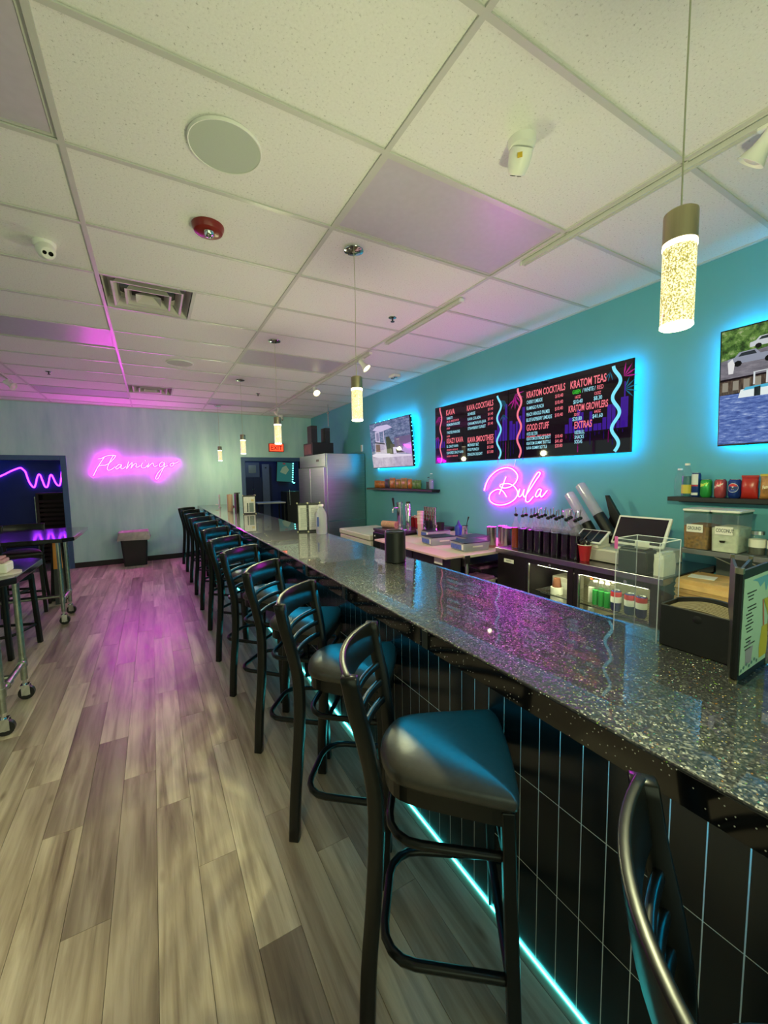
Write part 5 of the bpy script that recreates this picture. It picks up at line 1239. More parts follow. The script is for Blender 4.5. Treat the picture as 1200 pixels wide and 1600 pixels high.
# --- sandwich prep table
PZ = 0.90
pt = T('prep_table', 'stainless prep table with a pink cutting board', 'prep table', (2.15, 2.68, 0))
ob('cutting_board', MB().bb((0.0, 0.02, PZ-0.02), (0.20, 1.30, PZ)), M['pinkboard'], pt, bev=0.004)
ob('worktop', MB().bb((0.205, 0.0, PZ-0.028), (1.19, 1.32, PZ-0.002)), M['creamboard'], pt, bev=0.004)
ob('front_panel', MB().bb((0.06, 0.03, 0.55), (0.18, 1.28, PZ-0.022)), M['cooler_black'], pt, bev=0.004)
ob('seam', MB().bb((0.054, 0.62, 0.55), (0.0595, 0.63, PZ-0.03)), M['black'], pt)
ob('rating_sticker', MB().bb((0.0575, 0.14, 0.805), (0.0588, 0.26, 0.86)), M['paper'], pt)
ob('corner_bracket', MB().bb((0.19, -0.012, PZ-0.075), (0.25, -0.001, PZ-0.004)).bb((0.19, -0.012, PZ-0.1), (0.20, 0.05, PZ-0.03)), M['chrome'], pt, bev=0.002)
for x, y in ((0.235, 0.02), (0.235, 1.28), (1.15, 0.02), (1.15, 1.28)):
    ob('leg', MB().cyl((x, y, 0), (x, y, PZ-0.03), 0.022), M['steel'], pt)
ob('lower_shelf', MB().bb((0.26, 0.01, 0.52), (1.19, 1.31, 0.54)), M['steel'], pt, bev=0.003)
ob('upper_shelf', MB().bb((0.26, 0.20, 0.745), (1.19, 1.31, 0.755)), M['steel'], pt, bev=0.003)
def tray(lab, loc, w, d, h, rz, mt):
    t = T('bus_tub', lab, 'tub', loc, rz, 'tubs under the prep table')
    ob('tub', loft([[(x*k, y*k, z) for x, y in rr(w, d, 0.03)] for k, z in ((0.9,0.0),(1.0,h),(1.06,h),(1.06,h+0.008),(0.98,h+0.008),(0.88,0.01))]), mt, t)
    ob('towel', loft([[(x*k+rs.uniform(-0.006,0.006), y*k+rs.uniform(-0.006,0.006), h+0.0085+z+rs.uniform(-0.004,0.004)*(z > 0.005)) for x, y in rr(w, d, 0.03)] for k, z in ((0.96,0.0),(0.9,0.018),(0.55,0.028),(0.2,0.026))], smooth=True), mat('violet_towel', 'a86aa0', 0.9, var=0.3, scale=25), t)
    return t
tray('pale tub topped with a violet towel under the right end of the prep table', (2.62, 2.83, 0.5405), 0.15, 0.13, 0.08, 0.1, M['offwhite'])
tray('flat grey tub with folded towel deeper under the prep table', (3.05, 3.16, 0.5405), 0.20, 0.18, 0.10, -0.1, M['steel'])
# on the prep table
def bin_(lab, x, y, rz, w=0.15, d=0.115, h=0.075):
    t = T('storage_bin', lab, 'bin', (x, y, PZ-0.0015), rz, 'clear bins on the prep table')
    ob('bin', loft([[(a*k, b*k, z) for a, b in rr(w, d, 0.012)] for k, z in ((0.92,0.0),(1.0,h),(0.97,h),(0.89,0.004))]), M['frost'], t)
    ob('lid', MB().bb((-w*0.95, -d*0.93, h+0.0005), (w*0.95, d*0.93, h+0.009)), mat('violet_black_lid', '231a30', 0.3), t, bev=0.003)
    ob('blue_label', MB().bb((-w*1.0-0.002, -d*0.75, 0.018), (-w*1.0-0.0006, d*0.75, h*0.8)), mat('blue_label', '4a62b8', 0.5, var=0.3, scale=60), t)
    ob('white_tab', MB().bb((-w*1.0-0.004, -d*0.95, 0.02), (-w*1.0-0.0022, -d*0.72, h*0.9)), M['white'], t)
    ob('handle', MB().bb((-w*0.35, -d*1.0-0.004, h*0.5), (w*0.4, -d*1.0-0.0006, h*0.68)), M['offwhite'], t)
    return t
bin_('clear bin with blue label and dark lid at the front of the prep table', 2.56, 3.33, R(-8))
bin_('clear bin with blue label nearest the steel shakers, in front', 2.60, 2.90, R(-6), 0.15, 0.12)
bin_('clear dark-lidded bin behind the front bin by the blue bottle', 2.86, 3.14, R(-4), 0.15, 0.13, 0.07)
bin_('clear dark-lidded bin carrying the two black jigger cups', 2.84, 3.80, R(-6), 0.15, 0.15, 0.07)
def shaker(lab, x, y, h=0.20, r=0.047, z=PZ-0.0015, grp='steel shaker stacks'):
    t = T('shaker_tin', lab, 'shaker', (x, y, z), 0, grp)
    ob('tin', MB().lathe([(0,0),(r*0.86,0.0),(r*0.9,0.004),(r,h-0.006),(r+0.003,h),(r-0.002,h),(0.0,h-0.02)], 28), M['steel'], t)
    ob('base_ring', MB().lathe([(r*0.94,0.001),(r*0.97,0.003),(r*0.97,0.022),(r*0.935,0.024)], 24), mat('pinkish_copper_ring', 'b5837a', 0.35, metal=0.6), t)
    return t
shaker('steel shaker nearest the syrup bottles on the prep table end', 2.93, 2.735)
shaker('steel shaker at the left of the pair by the dark bins', 2.85, 2.865)
shaker('steel shaker half hidden behind the pair on the prep table', 2.98, 2.845)
for i in range(4):
    x, y = 3.10, 4.30-0.062*i
    t = T('tin_stack', 'stack of ridged steel tins against the wall, %s from the left' % ['first', 'second', 'third', 'fourth'][i], 'tin stack', (x, y, PZ-0.0015 if y < 3.99 else 0.951), 0, 'steel tin stacks by the wall')
    pr_ = [(0, 0)]
    for k in range(5): pr_ += [(0.026, k*0.05), (0.032, k*0.05+0.044), (0.033, k*0.05+0.049)]
    pr_ += [(0, 0.25)]
    ob('stack', MB().lathe(pr_, 18), M['chrome'], t); ob('top_rim', MB().lathe([(0.033,0.2505),(0.035,0.252),(0.033,0.255),(0.0,0.252)], 18), M['chrome'], t)
t = T('cup_stack', 'tall narrow stack of pinkish paper cups by the red cups', 'cup stack', (2.70, 3.86, PZ-0.0015)); ob('stack', MB().lathe([(0,0),(0.030,0.0),(0.036,0.30),(0.0,0.30)], 20), mat('pinkish_paper_cup', 'c7a39b', 0.6), t)
m = MB()
for k in range(9): m.lathe([(0.0335+0.0003*k,0.15+0.017*k),(0.038+0.0003*k,0.151+0.017*k),(0.0335+0.0003*k,0.156+0.017*k)], 18)
ob('rims', m, M['paper'], t)
for x, y, lab in ((2.85, 3.90, 'left black cup with a steel jigger before it on the dark bin'), (2.87, 3.70, 'right black cup with a steel jigger before it on the dark bin')):
    t = T('black_cup', lab, 'cup', (x, y, PZ+0.079), 0, 'black cups with jiggers'); ob('cup', MB().lathe([(0,0),(0.044,0.0),(0.048,0.085),(0.046,0.085),(0.042,0.006),(0,0.006)], 22), M['black'], t)
    ob('jigger', MB().lathe([(0.0,0.0),(0.016,0.0),(0.005,0.024),(0.006,0.028),(0.019,0.062),(0.0,0.06)], 16, (-0.068,-0.01,0)), M['chrome'], t)
t = T('squeeze_bottle', 'blue squeeze bottle with a pointed tip on the prep table', 'bottle', (2.97, 3.50, PZ-0.0015)); ob('body', MB().lathe([(0,0),(0.036,0),(0.037,0.13),(0.026,0.15),(0,0.15)], 18), mat('blue_squeeze', '2f3fae', 0.35), t); ob('tip', MB().lathe([(0,0.205),(0.004,0.204),(0.022,0.152),(0,0.151)], 14), mat('blue_tip', '2a3590', 0.35), t)
t = T('utensil_tin', 'steel tin holding a spatula beside the blue bottle', 'tin', (2.98, 3.40, PZ-0.0015)); ob('tin', MB().lathe([(0,0),(0.033,0),(0.037,0.15),(0.035,0.15),(0.031,0.005),(0,0.005)], 20), M['chrome'], t); ob('spatula', MB().tube([(0.0,0.0,0.01),(0.01,-0.025,0.19),(0.012,-0.045,0.25)], [0.004,0.004,0.009], 8), M['black'], t)

# --- kegerator with tap, and chest freezer beyond
kg = T('kegerator', 'low black beer cooler carrying the chrome tap', 'cooler', (2.44, 4.02, 0))
ob('body', MB().bb((0.0, 0.0, 0.0), (0.90, 0.50, 0.92)), M['cooler_black'], kg, bev=0.006)
ob('top', MB().bb((-0.012, -0.008, 0.921), (0.90, 0.508, 0.95)), mat('violet_sheen_top', '4a3350', 0.25), kg, bev=0.004)  # violet highlight is put into the base colour of the top
ob('door', MB().bb((-0.028, 0.012, 0.10), (-0.001, 0.488, 0.905)), M['blackgloss'], kg, bev=0.006)
ob('badge', MB().cyl((-0.031, 0.43, 0.86), (-0.0285, 0.43, 0.86), 0.010), M['white'], kg)
ob('drip_tray', MB().bb((0.02, 0.03, 0.9505), (0.20, 0.21, 0.962)), M['steel'], kg, bev=0.003)
tp = T('beer_tap', 'chrome beer tap tower with a black handle', 'tap', (2.70, 4.31, 0.9505))
ob('tower', MB().lathe([(0,0),(0.055,0.0),(0.055,0.008),(0.038,0.014),(0.036,0.30),(0.04,0.303),(0.04,0.33),(0.0,0.335)], 24), M['chrome'], tp)
ob('faucet', MB().tube([(-0.036,0,0.26),(-0.085,0,0.26),(-0.10,0.0,0.24),(-0.105,0,0.20)], [0.012,0.013,0.012,0.010], 10), M['chrome'], tp)
ob('handle', MB().lathe([(0,0),(0.008,0.0),(0.012,0.05),(0.016,0.11),(0.0,0.118)], 12, (-0.085,0.0,0.275), (-0.12,0.02,1)), M['black'], tp)
tp2 = T('steel_canister', 'slim chrome canister right of the beer tap', 'canister', (2.80, 4.265, 0.9505)); ob('body', MB().lathe([(0,0),(0.038,0),(0.038,0.30),(0.03,0.315),(0,0.316)], 20), M['chrome'], tp2); ob('lid', MB().lathe([(0,0.335),(0.025,0.333),(0.031,0.3165),(0,0.3165)], 16), M['black'], tp2)
t = T('towel_roll', 'pinkish rolled bar towel lying left of the tap', 'towel', (2.60, 4.40, 0.9505), R(20)); ob('roll', MB().tube([(0.0,-0.11,0.045),(0.0,0.11,0.045)], 0.0445, 18), mat('pink_towel', 'c9987f', 0.9, var=0.15, bump=0.3, scale=60), t)
m = MB(); m.tube([(0.03*math.cos(a)*(1-a/14), -0.1115, 0.045+0.03*math.sin(a)*(1-a/14)) for a in [i*0.5 for i in range(24)]], 0.002, 5); ob('spiral_fold', m, mat('pink_towel_edge', '8a5a4a', 0.9), t)
for i, (x, y) in enumerate(((2.92, 4.35), (2.93, 4.225), (3.06, 4.42))):
    red_cup('plastic_cup', ['left red plastic cup of the two behind the chrome canister', 'right red plastic cup of the two behind the chrome canister', 'third red plastic cup behind the pair near the wall'][i], (x, y, 0.9505), 'red cups by the tap', 0.13, 0.04, 0.055)
fz = T('chest_freezer', 'white chest freezer with a flat lid between fridge and tap', 'freezer', (2.40, 4.56, 0))
ob('body', MB().bb((0.0, 0.0, 0.0), (0.62, 0.96, 0.775)), M['offwhite'], fz, bev=0.012)
ob('lid', MB().bb((-0.012, -0.004, 0.781), (0.625, 0.965, 0.85)), M['offwhite'], fz, bev=0.012)
ob('seal', MB().bb((-0.004, 0.004, 0.7755), (0.615, 0.957, 0.7805)), mat('grey_seal', '77756c', 0.6), fz)

# --- steel double-door fridge
FX, FY0, FY1, FZ = 2.58, 6.50, 7.86, 2.02
fg = T('fridge', 'tall stainless two-door fridge in the corner', 'fridge', (FX, FY0, 0))
ob('body', MB().bb((0.03, 0.0, 0.12), (XR-FX-0.02, FY1-FY0, FZ)), M['steel_h'], fg, bev=0.005)
ob('plinth', MB().bb((0.06, 0.03, 0.0), (XR-FX-0.04, FY1-FY0-0.03, 0.119)), M['black'], fg)
ob('top_panel', MB().bb((0.0, 0.004, 1.80), (0.0295, FY1-FY0-0.004, FZ)), M['steel_h'], fg, bev=0.004)
for a, b, hy in ((0.006, 0.675, 0.62), (0.685, 1.354, 0.74)):
    d = ob('door', MB().bb((-0.03, a, 0.16), (0.0285, b, 1.785)), M['steel_h'], fg, bev=0.006)
    ob('handle', MB().bb((-0.065, hy-0.012, 0.85), (-0.055, hy+0.012, 1.15)).bb((-0.056, hy-0.01, 0.86), (-0.0305, hy+0.01, 0.885)).bb((-0.056, hy-0.01, 1.115), (-0.0305, hy+0.01, 1.14)), M['black'], d, bev=0.003)
ob('thermometer', MB().bb((-0.004, 0.30, 1.89), (-0.0005, 0.36, 1.93)).bb((-0.004, 0.38, 1.89), (-0.0005, 0.42, 1.93)), mat('brown_gauge', '4a332c', 0.4), fg)
ob('side_reflection', MB().bb((0.035, -0.0025, 0.845), (XR-FX-0.03, -0.0004, 0.855)), M['chrome'], fg)  # chrome strip stands in for a pale reflected line on the side
t = T('cardboard_case', 'dark case with a reddish end on top of the fridge', 'case', (2.60, 7.15, FZ+0.0005)); ob('case', MB().bb((0, 0, 0), (0.42, 0.5, 0.24)), mat('dark_case', '1d181b', 0.6), t, bev=0.008); ob('red_end', MB().bb((-0.006, 0.05, 0.03), (-0.0005, 0.45, 0.21)), mat('reddish_print', '6d2f30', 0.5, var=0.3, scale=10), t)
for xx, ww, hh, lab in ((2.665, 0.06, 0.31, 'left dark upright box on the case above the fridge'), (2.93, 0.05, 0.28, 'right dark upright box on the case above the fridge')):
    t = T('upright_box', lab, 'box', (xx, 7.32, FZ+0.2415), 0, 'dark boxes above the fridge'); ob('box', MB().bb((-ww, -0.11, 0), (ww, 0.11, hh)), mat('dark_box_card', '2a2528', 0.6), t, bev=0.006); ob('flap', MB().bb((-ww*0.9, -0.1125, hh*0.8), (ww*0.9, -0.1105, hh*0.96)), mat('dark_flap', '3a3236', 0.6), t)
t = T('sprinkler_pipe', 'thin chrome pipe with a crossbar dropping from the ceiling above the boxes', 'pipe', (3.05, 7.45, H)); ob('pipe', MB().cyl((0, 0, -0.42), (0, 0, 0.003), 0.011), M['chrome'], t); ob('crossbar', MB().cyl((0, -0.06, -0.16), (0, 0.06, -0.16), 0.009), M['chrome'], t)
t = T('wall_outlet', 'small white wall plate above the right edge of the fridge', 'outlet', (XR-0.001, 6.63, 2.13)); ob('plate', MB().bb((-0.008, -0.04, -0.06), (0, 0.04, 0.06)), M['white'], t, bev=0.003); ob('socket', MB().bb((-0.0105, -0.015, -0.035), (-0.0085, 0.015, 0.035)), M['offwhite'], t)

# --- steel sink counter, low shelf and its jars at the right
sk = T('steel_counter', 'stainless counter with a tall backsplash at the right edge', 'counter', (2.74, 0.62, 0))
ob('top', MB().bb((0.0, -0.50, 0.735), (XR-2.74-0.02, 0.61, 0.765)), M['steel'], sk, bev=0.006)
ob('backsplash', MB().bb((XR-2.74-0.034, -0.50, 0.766), (XR-2.74-0.016, 0.61, 1.04)), mat('dull_backsplash_steel', '8f9694', 0.42, metal=0.55, var=0.1, scale=3, stretch=(1, 1, 40)), sk, bev=0.004)
ob('cabinet', MB().bb((0.03, -0.48, 0.0), (XR-2.74-0.03, 0.59, 0.734)), M['steel'], sk, bev=0.006)
lw = T('steel_shelf', 'grey steel shelf carrying food containers, painted light glints under it', 'shelf', (XR-0.001, 0.62, 1.068), 0)
ob('board', MB().bb((-0.34, -0.62, 0.0), (0, 0.70, 0.032)), mat('grey_shelf_steel', '7d7f80', 0.35, metal=0.5), lw, bev=0.003)
for y in (0.46, 0.30): ob('bracket', MB().tube([(-0.30, y+0.06, -0.007), (-0.16, y, -0.075), (-0.06, y-0.0, -0.10)], 0.0035, 6), M['white'], lw)  # thin white V tubes stand in for light reflections on the backsplash
def food_bin(lab, y, content, cname, word, wcol):
    t = T('food_container', lab, 'container', (XR-0.245, y, 1.1005), 0, 'clear food containers on the steel shelf')
    w, d, h = 0.105, 0.072, 0.235
    ob('jar', loft([[(a*k, b*k, z) for a, b in rr(w, d, 0.016)] for k, z in ((0.93,0.0),(1.0,h),(0.98,h),(0.91,0.004))]), M['clear'], t)
    ob('contents', loft([[(a*k, b*k, z) for a, b in rr(w, d, 0.016)] for k, z in ((0.895,0.005),(0.945,h*0.64),(0.5,h*0.69))]), content, t)
    ob('lid', MB().prism(rr(w*1.05, d*1.06, 0.018), h+0.012, h+0.026), M['white'], t, bev=0.004)
    ob('seal', MB().prism(rr(w*0.99, d*0.99, 0.016), h+0.0005, h+0.0115), mat('green_seal', '2f5a4e', 0.5), t)
    lb = ob('label', MB().bb((-w-0.004, -d*0.62, h*0.48), (-w-0.002, d*0.62, h*0.69)), M['paper'], t)
    m = MB(); text_into(m, word, 0, 0, 0.030, lambda x, y_: (-w-0.0046, 0.040-x*0.58, h*0.545+y_), bold=0.0006); ob('lettering', m, M['ink'], t)
    return t
food_bin('clear container of brown grounds with a handwritten label on the steel shelf', 1.235, mat('brown_grounds', '8f6424', 0.9, var=0.5, scale=70, bump=0.4), 'c', 'GROUND', None)
t = food_bin('clear container of white powder with a label and small scoop on the steel shelf', 1.082, mat('white_powder', 'd6d6bd', 0.9, var=0.12, scale=40, bump=0.3), 'c', 'COCONUT', None)
ob('scoop', MB().lathe([(0,-0.012),(0.012,-0.010),(0.016,0.0),(0.0,0.002)], 14, (-0.108, 0.005, 0.075)), M['black'], t)
for y, r, lab in ((0.955, 0.040, 'squat clear jar with a white label and steel lid on the steel shelf'), (0.875, 0.035, 'narrower clear jar with a steel lid right of the squat jar')):
    t = T('glass_jar', lab, 'jar', (XR-0.245, y, 1.1005), 0, 'glass jars on the steel shelf')
    ob('glass', MB().lathe([(0,0),(r,0),(r,0.095),(r*0.75,0.115),(r*0.75,0.12)], 22), M['clear'], t); ob('lid', MB().lathe([(0,0.142),(r*0.8,0.142),(r*0.82,0.121),(0,0.121)], 22), M['steel'], t)
    ob('contents', MB().lathe([(0,0.003),(r*0.93,0.003),(r*0.93,0.06),(0,0.062)], 20), mat('grey_herbs', '4c4a40', 0.9, var=0.3, scale=60), t); ob('label', MB().lathe([(r+0.0006,0.045),(r+0.0006,0.092)], 22), M['paper'], t)
t = T('blue_tub', 'blue plastic tub at the right edge of the steel shelf', 'tub', (XR-0.17, 0.78, 1.1005)); ob('tub', MB().lathe([(0,0),(0.06,0),(0.068,0.14),(0,0.14)], 20), mat('blue_tub', '2f4a9a', 0.4), t); ob('lid', MB().lathe([(0,0.152),(0.07,0.152),(0.071,0.1405),(0,0.1405)], 20), mat('blue_tub_lid', '3a58ad', 0.4), t)
for i, (x, w, h, lab) in enumerate(((2.93, 0.17, 0.16, 'pile of brown paper bags on the steel counter behind the napkin holder'),)):
    t = T('paper_bag_pile', lab, 'paper bags', (x, 0.96, 0.7655))
    for k in range(7):
        z0 = k*0.026
        sec = []
        for a, z in ((1.0, z0), (1.0, z0+0.024)):
            sec.append([(px+rs.uniform(-0.010, 0.010), py+rs.uniform(-0.008, 0.008), z+rs.uniform(-0.006, 0.004)) for px, py in rr(w*rs.uniform(0.92, 1.06), 0.265, 0.01, 2)])
        ob('paper_bag', loft(sec), M['kraft'], t)
    ob('white_slip', MB().box((-0.02, 0.18, 0.186), (0.10, 0.13, 0.003), 0.2), M['paper'], t)
t = T('white_paper_bag', 'upright white paper bag at the end of the cooler, seen through the acrylic box', 'paper bag', (2.77, 1.29, CZ+0.0005))
ob('bag', loft([[(x*k+rs.uniform(-0.004,0.004), y*k+rs.uniform(-0.003,0.003), z) for x, y in rr(0.075, 0.03, 0.006, 2)] for k, z in ((0.97,0.0),(1.0,0.06),(0.98,0.11),(0.95,0.135))]), M['paper'], t)
ob('folded_top', MB().box((0.0, 0.0, 0.142), (0.14, 0.03, 0.012)), M['paper'], t)

# =================================================================== THINGS ON THE BAR TOP
BT = BZ+0.0008
t = T('black_canister', 'black cylindrical canister standing on the bar top', 'canister', (1.297, 2.13, BT))
ob('body', MB().lathe([(0,0),(0.062,0.0),(0.065,0.003),(0.065,0.186),(0.062,0.19),(0.058,0.19),(0.0,0.185)], 36), M['black'], t)
ob('rim', MB().lathe([(0.058,0.1905),(0.0625,0.1905),(0.0625,0.194),(0.058,0.194),(0.058,0.1905)], 36), M['blackgloss'], t)

# clear acrylic box with a pink tag
ab = T('acrylic_box', 'open clear acrylic box standing on the bar beside the napkin holder', 'acrylic box', (0, 0, 0))
x0, x1, y0, y1, z0, z1, w = 1.327, 1.452, 0.632, 0.765, BT, 1.385, 0.004
ab.location = ((x0+x1)/2, (y0+y1)/2, BT)
hx, hy, hz = (x1-x0)/2, (y1-y0)/2, z1-BT
for a, b in (((-hx, -hy, 0), (-hx+w, hy, hz)), ((hx-w, -hy, 0), (hx, hy, hz)), ((-hx+w, -hy, 0), (hx-w, -hy+w, hz)), ((-hx+w, hy-w, 0), (hx-w, hy, hz)), ((-hx+w, -hy+w, 0), (hx-w, hy-w, w))):
    ob('panel', MB().bb(a, b), M['acrylic'], ab, bev=0.0012, seg=1)
ed = MB()
for sx in (-1, 1):
    for sy in (-1, 1): ed.box((sx*hx, sy*hy, hz/2), (0.0022, 0.0022, hz))
for sx in (-1, 1): ed.box((sx*hx, 0, hz), (0.002, 2*hy, 0.002))
for sy in (-1, 1): ed.box((0, sy*hy, hz), (2*hx, 0.002, 0.002))
ob('polished_edges', ed, clear('acrylic_edge', (0.9,0.95,0.95), 1.6, haze=0.4), ab)
ob('pink_tag', MB().bb((-hx-0.004, hy-0.006, hz-0.035), (-hx-0.0014, hy+0.004, hz+0.006)), mat('pink_tag', 'b0508f', 0.4), ab)

# napkin holder
nh = T('napkin_holder', 'black napkin holder with brown napkins showing in its arched top', 'napkin holder', (1.39, 0.530, BT))
N_ = 14
arch = [(-0.098+0.196*i/N_, 0.130+0.018*math.sin(PI*i/N_)) for i in range(N_+1)]
poly = [(-0.098, 0.0)]+arch+[(0.098, 0.0)]
ob('front_plate', MB().prism([(-0.098, 0.0), (-0.098, 0.128), (0.098, 0.128), (0.098, 0.0)], -0.055, -0.049, lambda x, y, z: (z, x, y)), M['holder'], nh, bev=0.003)
ob('body', MB().prism(poly, 0.040, 0.052, lambda x, y, z: (z, x, y)).bb((-0.0488, -0.098, 0.0), (0.0398, -0.093, 0.128)).bb((-0.0488, 0.093, 0.0), (0.0398, 0.098, 0.128)).bb((-0.0488, -0.0925, 0.0), (0.0398, 0.0925, 0.012)), M['holder'], nh)
ob('grip_notch', MB().lathe([(0.0,0.0006),(0.010,0.0004),(0.011,0.0)], 18, (-0.0552,0,0.105), (-1,0,0)), M['holder'], nh)
for k in range(8):
    xk = -0.044+0.0104*k
    arc = [(-0.090+0.18*i/N_, 0.118+0.020*math.sin(PI*i/N_)*(0.6+0.05*k)) for i in range(N_+1)]
    ob('napkin', MB().prism([(-0.090, 0.013)]+arc+[(0.090, 0.013)], xk, xk+0.0085, lambda x, y, z: (z, x, y)), M['napkin'], nh)

# menu folders
def menu_page(t, w, h, print_fn, ang, y_off=0.0, x_off=0.0):
    pg = ob('page', MB().bb((0.0, -0.003, 0.0), (w, 0.003, h)), M['black'], t, loc=(x_off, y_off, 0), rot=(0, 0, ang))
    ob('sheet', MB().bb((0.010, -0.0042, 0.018), (w-0.010, -0.0032, h-0.022)), M['menu_paper'], pg)
    m = MB()
    for cx in (0.0, w):
        for cz in (0.0, h): m.box((cx, 0, cz), (0.012, 0.009, 0.014))
    ob('corner_clip', m, M['nickel'], pg)
    if print_fn: print_fn(pg)
    return pg
def near_print(pg):
    f = lambda u, v, d=0.0046: (u, -d, v)
    m = MB(); y = 0.222
    for i in range(17):
        if i in (3, 12): y -= 0.009; continue
        xw = rs.uniform(0.04, 0.075); m.poly([f(0.03+0.006*(i % 3), y), f(0.03+xw, y), f(0.03+xw, y+0.0035), f(0.03+0.006*(i % 3), y+0.0035)]); y -= 0.0092
    ob('lettering', m, M['ink'], pg)
    m = MB()
    m.poly([f(0.06, 0.254), f(0.20, 0.254), f(0.20, 0.20), f(0.185, 0.235), f(0.165, 0.21), f(0.15, 0.238), f(0.12, 0.228), f(0.10, 0.245)])
    ob('blue_drip_print', m, ink('6cb7cf'), pg)
    m = MB(); m.poly([f(0.045, 0.035), f(0.085, 0.035), f(0.092, 0.078), f(0.04, 0.078)]); 
    m.poly([f(0.052+0.0, 0.084), f(0.08, 0.084), f(0.066, 0.098)]); ob('drawing', m, ink('a9a5b8'), pg)
    m = MB()
    for i in range(7): m.poly([f(0.018+0.018*i+0.006*math.cos(a), 0.028+0.004*(i % 3)+0.005*math.sin(a), 0.0048) for a in [k*PI/3 for k in range(6)]])
    ob('berry_print', m, ink('5f8f92'), pg)
    m = MB(); m.poly([f(0.142, 0.03), f(0.196, 0.03), f(0.200, 0.07), f(0.192, 0.115), f(0.150, 0.115), f(0.138, 0.06)]); ob('drink_picture', m, ink('d3c429'), pg)
    m = MB(); m.poly([f(0.158, 0.115, 0.005), f(0.168, 0.115, 0.005), f(0.152, 0.19, 0.005), f(0.144, 0.19, 0.005)]); ob('straw_picture', m, ink('d0705c'), pg)
    m = MB(); m.poly([f(0.152, 0.19, 0.0052), f(0.195, 0.19, 0.0052), f(0.195, 0.135, 0.0052)]); ob('fruit_picture', m, ink('c9c23a'), pg)
t = T('menu_folder', 'black-framed mint menu standing at the right picture edge beside the napkin holder', 'menu', (1.238, 0.405, BT))
menu_page(t, 0.205, 0.285, near_print, R(2)); menu_page(t, 0.205, 0.285, None, R(22), 0.010, 0.003); menu_page(t, 0.205, 0.285, None, R(12), 0.005, 0.0015)
def plain_print(pg):
    m = MB(); y = 0.23
    for i in range(20): m.poly([(0.03, -0.0046, y), (0.03+rs.uniform(0.04, 0.1), -0.0046, y), (0.03+rs.uniform(0.04, 0.1), -0.0046, y+0.003), (0.03, -0.0046, y+0.003)]); y -= 0.0095
    ob('lettering', m, ink('8a948c'), pg)
M_save = M['menu_paper']; M['menu_paper'] = mat('white_menu_print', 'cfcfc4', 0.4, var=0.12, scale=40)
t = T('menu_folder', 'white standing menu just left of the clear bottle on the bar', 'menu', (1.225, 3.86, BT))
menu_page(t, 0.10, 0.285, plain_print, R(-20)); menu_page(t, 0.12, 0.285, plain_print, R(-12), -0.036, 0.096)
t = T('menu_folder', 'black-framed white menu standing at the far part of the bar', 'menu', (1.175, 6.35, BT))
def win_print(pg):
    ob('green_picture', MB().bb((0.09, -0.0048, 0.03), (0.155, -0.0043, 0.17)), ink('6f8078'), pg); ob('dark_picture', MB().bb((0.058, -0.0048, 0.03), (0.075, -0.0043, 0.17)), M['ink'], pg); ob('yellow_print', MB().bb((0.12, -0.0048, 0.19), (0.16, -0.0043, 0.225)), ink('c8b878'), pg)
menu_page(t, 0.185, 0.285, win_print, R(-4)); menu_page(t, 0.185, 0.285, None, R(14), 0.006, 0.002)
M['menu_paper'] = M_save
bottle('water_bottle', 'clear bottle with a blue label standing before the white menu on the bar', (1.375, 3.60, BT), 0.052, 0.28, M['white'], None, None, None, 0.02, glass='milky')
t_ = [o for o in SC.objects if o.get('label', '').startswith('clear bottle with a blue')][0]
ob('blue_label', MB().box((-0.045, -0.032, 0.12), (0.022, 0.008, 0.09), 0.6), mat('blue_print_label', '3f5f9c', 0.4), t_)
t = T('dark_folder', 'pair of dark folders standing left of the framed menu on the far bar', 'folder', (1.165, 6.75, BT)); ob('cover', MB().bb((-0.03, -0.04, 0.0), (-0.012, 0.10, 0.30)), mat('brown_folder', '3a2c2a', 0.5), t, bev=0.002); ob('cover', MB().bb((0.0, -0.06, 0.0), (0.018, 0.10, 0.305)), M['black'], t, bev=0.002); ob('clip', MB().cyl((-0.04, 0.02, 0.312), (0.05, 0.02, 0.312), 0.007), M['black'], t)
t = T('paper_roll', 'tan upright paper roll standing on the far end of the bar', 'roll', (1.115, 7.15, BT)); ob('roll', MB().lathe([(0.012,0.28),(0.043,0.28),(0.045,0.276),(0.045,0.0),(0,0)], 22), M['wood_tan'], t); ob('core', MB().lathe([(0.010,0.286),(0.0118,0.286),(0.0118,0.0),(0.010,0.0)], 14), M['kraft'], t)
t = T('white_tap_stick', 'thin white post standing near the far end of the bar', 'post', (1.10, 8.25, BT)); ob('post', MB().lathe([(0,0),(0.03,0.0),(0.03,0.008),(0.014,0.014),(0.016,0.22),(0.012,0.245),(0,0.246)], 14), M['white'], t); ob('side_arm', MB().cyl((-0.02, 0, 0.05), (-0.075, 0, 0.055), 0.010), M['white'], t)
t = T('dark_cone', 'small dark cone lying beside the thin white post on the bar', 'cone', (1.30, 8.2, BT)); ob('cone', MB().lathe([(0,0),(0.055,0.0),(0.056,0.008),(0.012,0.06),(0,0.062)], 18), M['black'], t); ob('rim', MB().lathe([(0.0565,0.0),(0.062,0.001),(0.062,0.006),(0.0565,0.0075)], 18), M['red'], t)

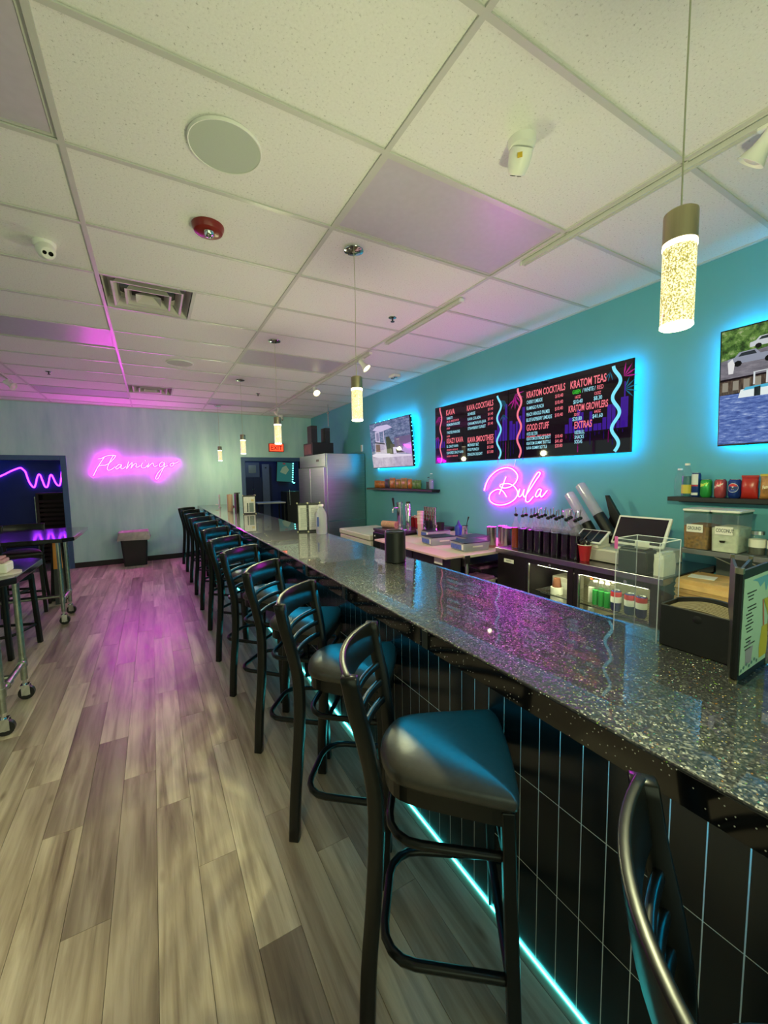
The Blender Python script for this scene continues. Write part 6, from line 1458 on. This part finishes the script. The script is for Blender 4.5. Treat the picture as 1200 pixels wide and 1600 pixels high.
# =================================================================== LOUNGE AND STOCK ROOM
t = T('slatted_crates', 'dark slatted crate stack in the lounge corner under the violet zigzag', 'crates', (-1.72, 10.35, 0))
cm = mat('dark_brown_wood', '2a1a1c', 0.6, var=0.25, scale=8)
ob('frame', MB().bb((-0.26, -0.19, 0), (-0.22, 0.19, 1.40)).bb((0.22, -0.19, 0), (0.26, 0.19, 1.40)).bb((-0.22, 0.16, 0), (0.22, 0.19, 1.40)).bb((-0.22, -0.17, 1.37), (0.22, 0.16, 1.40)), cm, t)
for i in range(15): ob('slat', MB().box((0, -0.185, 0), (0.435, 0.012, 0.055)), cm, t, loc=(0, 0, 0.06+0.088*i), rot=(R(18), 0, 0))
t = T('floor_pole', 'thin grey pole standing left of the dark crates in the lounge', 'pole', (-2.05, 10.45, 0)); ob('pole', MB().cyl((0,0,0.0125),(0,0,1.32),0.016), M['galv'], t); ob('foot', MB().cyl((0,0,0),(0,0,0.012),0.11), M['galv'], t)
point_light('lounge_lamp', (-3.2, 10.1, 2.2), 12, (0.03, 0.14, 1.0), 0.1)
t = T('stockroom_screen', 'tilted green-lit screen on the stock room wall, edged with cyan beads', 'television', (3.13, 11.72, 1.52), rot=(0, R(4), 0))
ob('housing', MB().bb((0.0, 0.0, 0.0), (0.46, 0.06, 0.58)), M['bezel'], t); ob('screen', MB().bb((0.012, -0.0015, 0.012), (0.448, -0.0003, 0.568)), ink('1f6f6c', 0.55), t)
m = MB(); m.poly([(0.10,-0.002,0.28),(0.16,-0.002,0.42),(0.27,-0.002,0.48),(0.36,-0.002,0.36),(0.27,-0.002,0.22)]); ob('picture', m, ink('7f9a7c', 0.5), t); ob('red_mark', MB().poly([(0.17,-0.0022,0.51),(0.25,-0.0022,0.51),(0.25,-0.0022,0.55),(0.17,-0.0022,0.55)]), ink('8c2f3a', 0.5), t)
m = MB()
for i in range(9): m.box((0.475, -0.01, 0.55-0.066*i), (0.026, 0.026, 0.030))
m.box((0.52, -0.01, -0.01), (0.05, 0.03, 0.03)); ob('led_bead', m, M['cyan_bead'], t)
t = T('stockroom_cabinet', 'dark double-door cabinet seen through the stock room opening', 'cabinet', (2.20, 11.62, 0)); ob('body', MB().bb((0, 0, 0), (0.50, 0.25, 1.65)), M['navy_dark'], t); 
for a, b in ((0.005, 0.247), (0.253, 0.495)):
    d = ob('door', MB().bb((a, -0.02, 0.05), (b, -0.001, 1.64)), M['navy_dark'], t, bev=0.003); ob('handle', MB().cyl((0.25+(0.02 if a > 0.2 else -0.02), -0.035, 1.32), (0.25+(0.02 if a > 0.2 else -0.02), -0.0205, 1.32), 0.014), M['chrome'], d)
t = T('counter_machine', 'grey machine standing on the dark stock room cabinet', 'machine', (2.45, 11.74, 1.6505)); ob('body', MB().bb((-0.2, -0.1, 0), (0.2, 0.12, 0.42)), mat('grey_machine', '57606c', 0.4), t, bev=0.01); ob('window', MB().bb((-0.1, -0.103, 0.12), (0.1, -0.1005, 0.34)), M['steel'], t)
t = T('grey_panel', 'tall narrow grey panel leaning beside the stock room screen', 'panel', (2.83, 11.70, 0)); ob('panel', MB().bb((-0.10, 0, 0.0), (0.10, 0.03, 2.02)), mat('grey_panel', '6b7480', 0.5), t, bev=0.003) ; ob('hook', MB().cyl((-0.0, -0.03, 1.92), (0.0, -0.0005, 1.92), 0.015), M['black'], t)
t = T('side_table', 'small white-topped table in the stock room', 'table', (2.66, 10.75, 0)); ob('top', MB().bb((-0.36, -0.28, 0.96), (0.36, 0.28, 0.99)), M['white'], t, bev=0.003)
for sx in (-1, 1):
    for sy in (-1, 1): ob('leg', MB().bb((sx*0.33-0.016, sy*0.25-0.016, 0), (sx*0.33+0.016, sy*0.25+0.016, 0.959)), M['black'], t)
t = T('dark_appliance', 'dark boxy appliance on the right part of the stock room floor', 'appliance', (3.35, 10.9, 0)); ob('body', MB().bb((-0.25, -0.3, 0), (0.25, 0.3, 1.25)), M['black'], t, bev=0.01); ob('steel_pipe', MB().cyl((-0.18, -0.32, 0.9), (-0.18, -0.32, 1.3), 0.012), M['steel'], t)
point_light('stockroom_lamp', (2.3, 10.6, 2.4), 16, (0.4, 0.6, 1.0), 0.15)
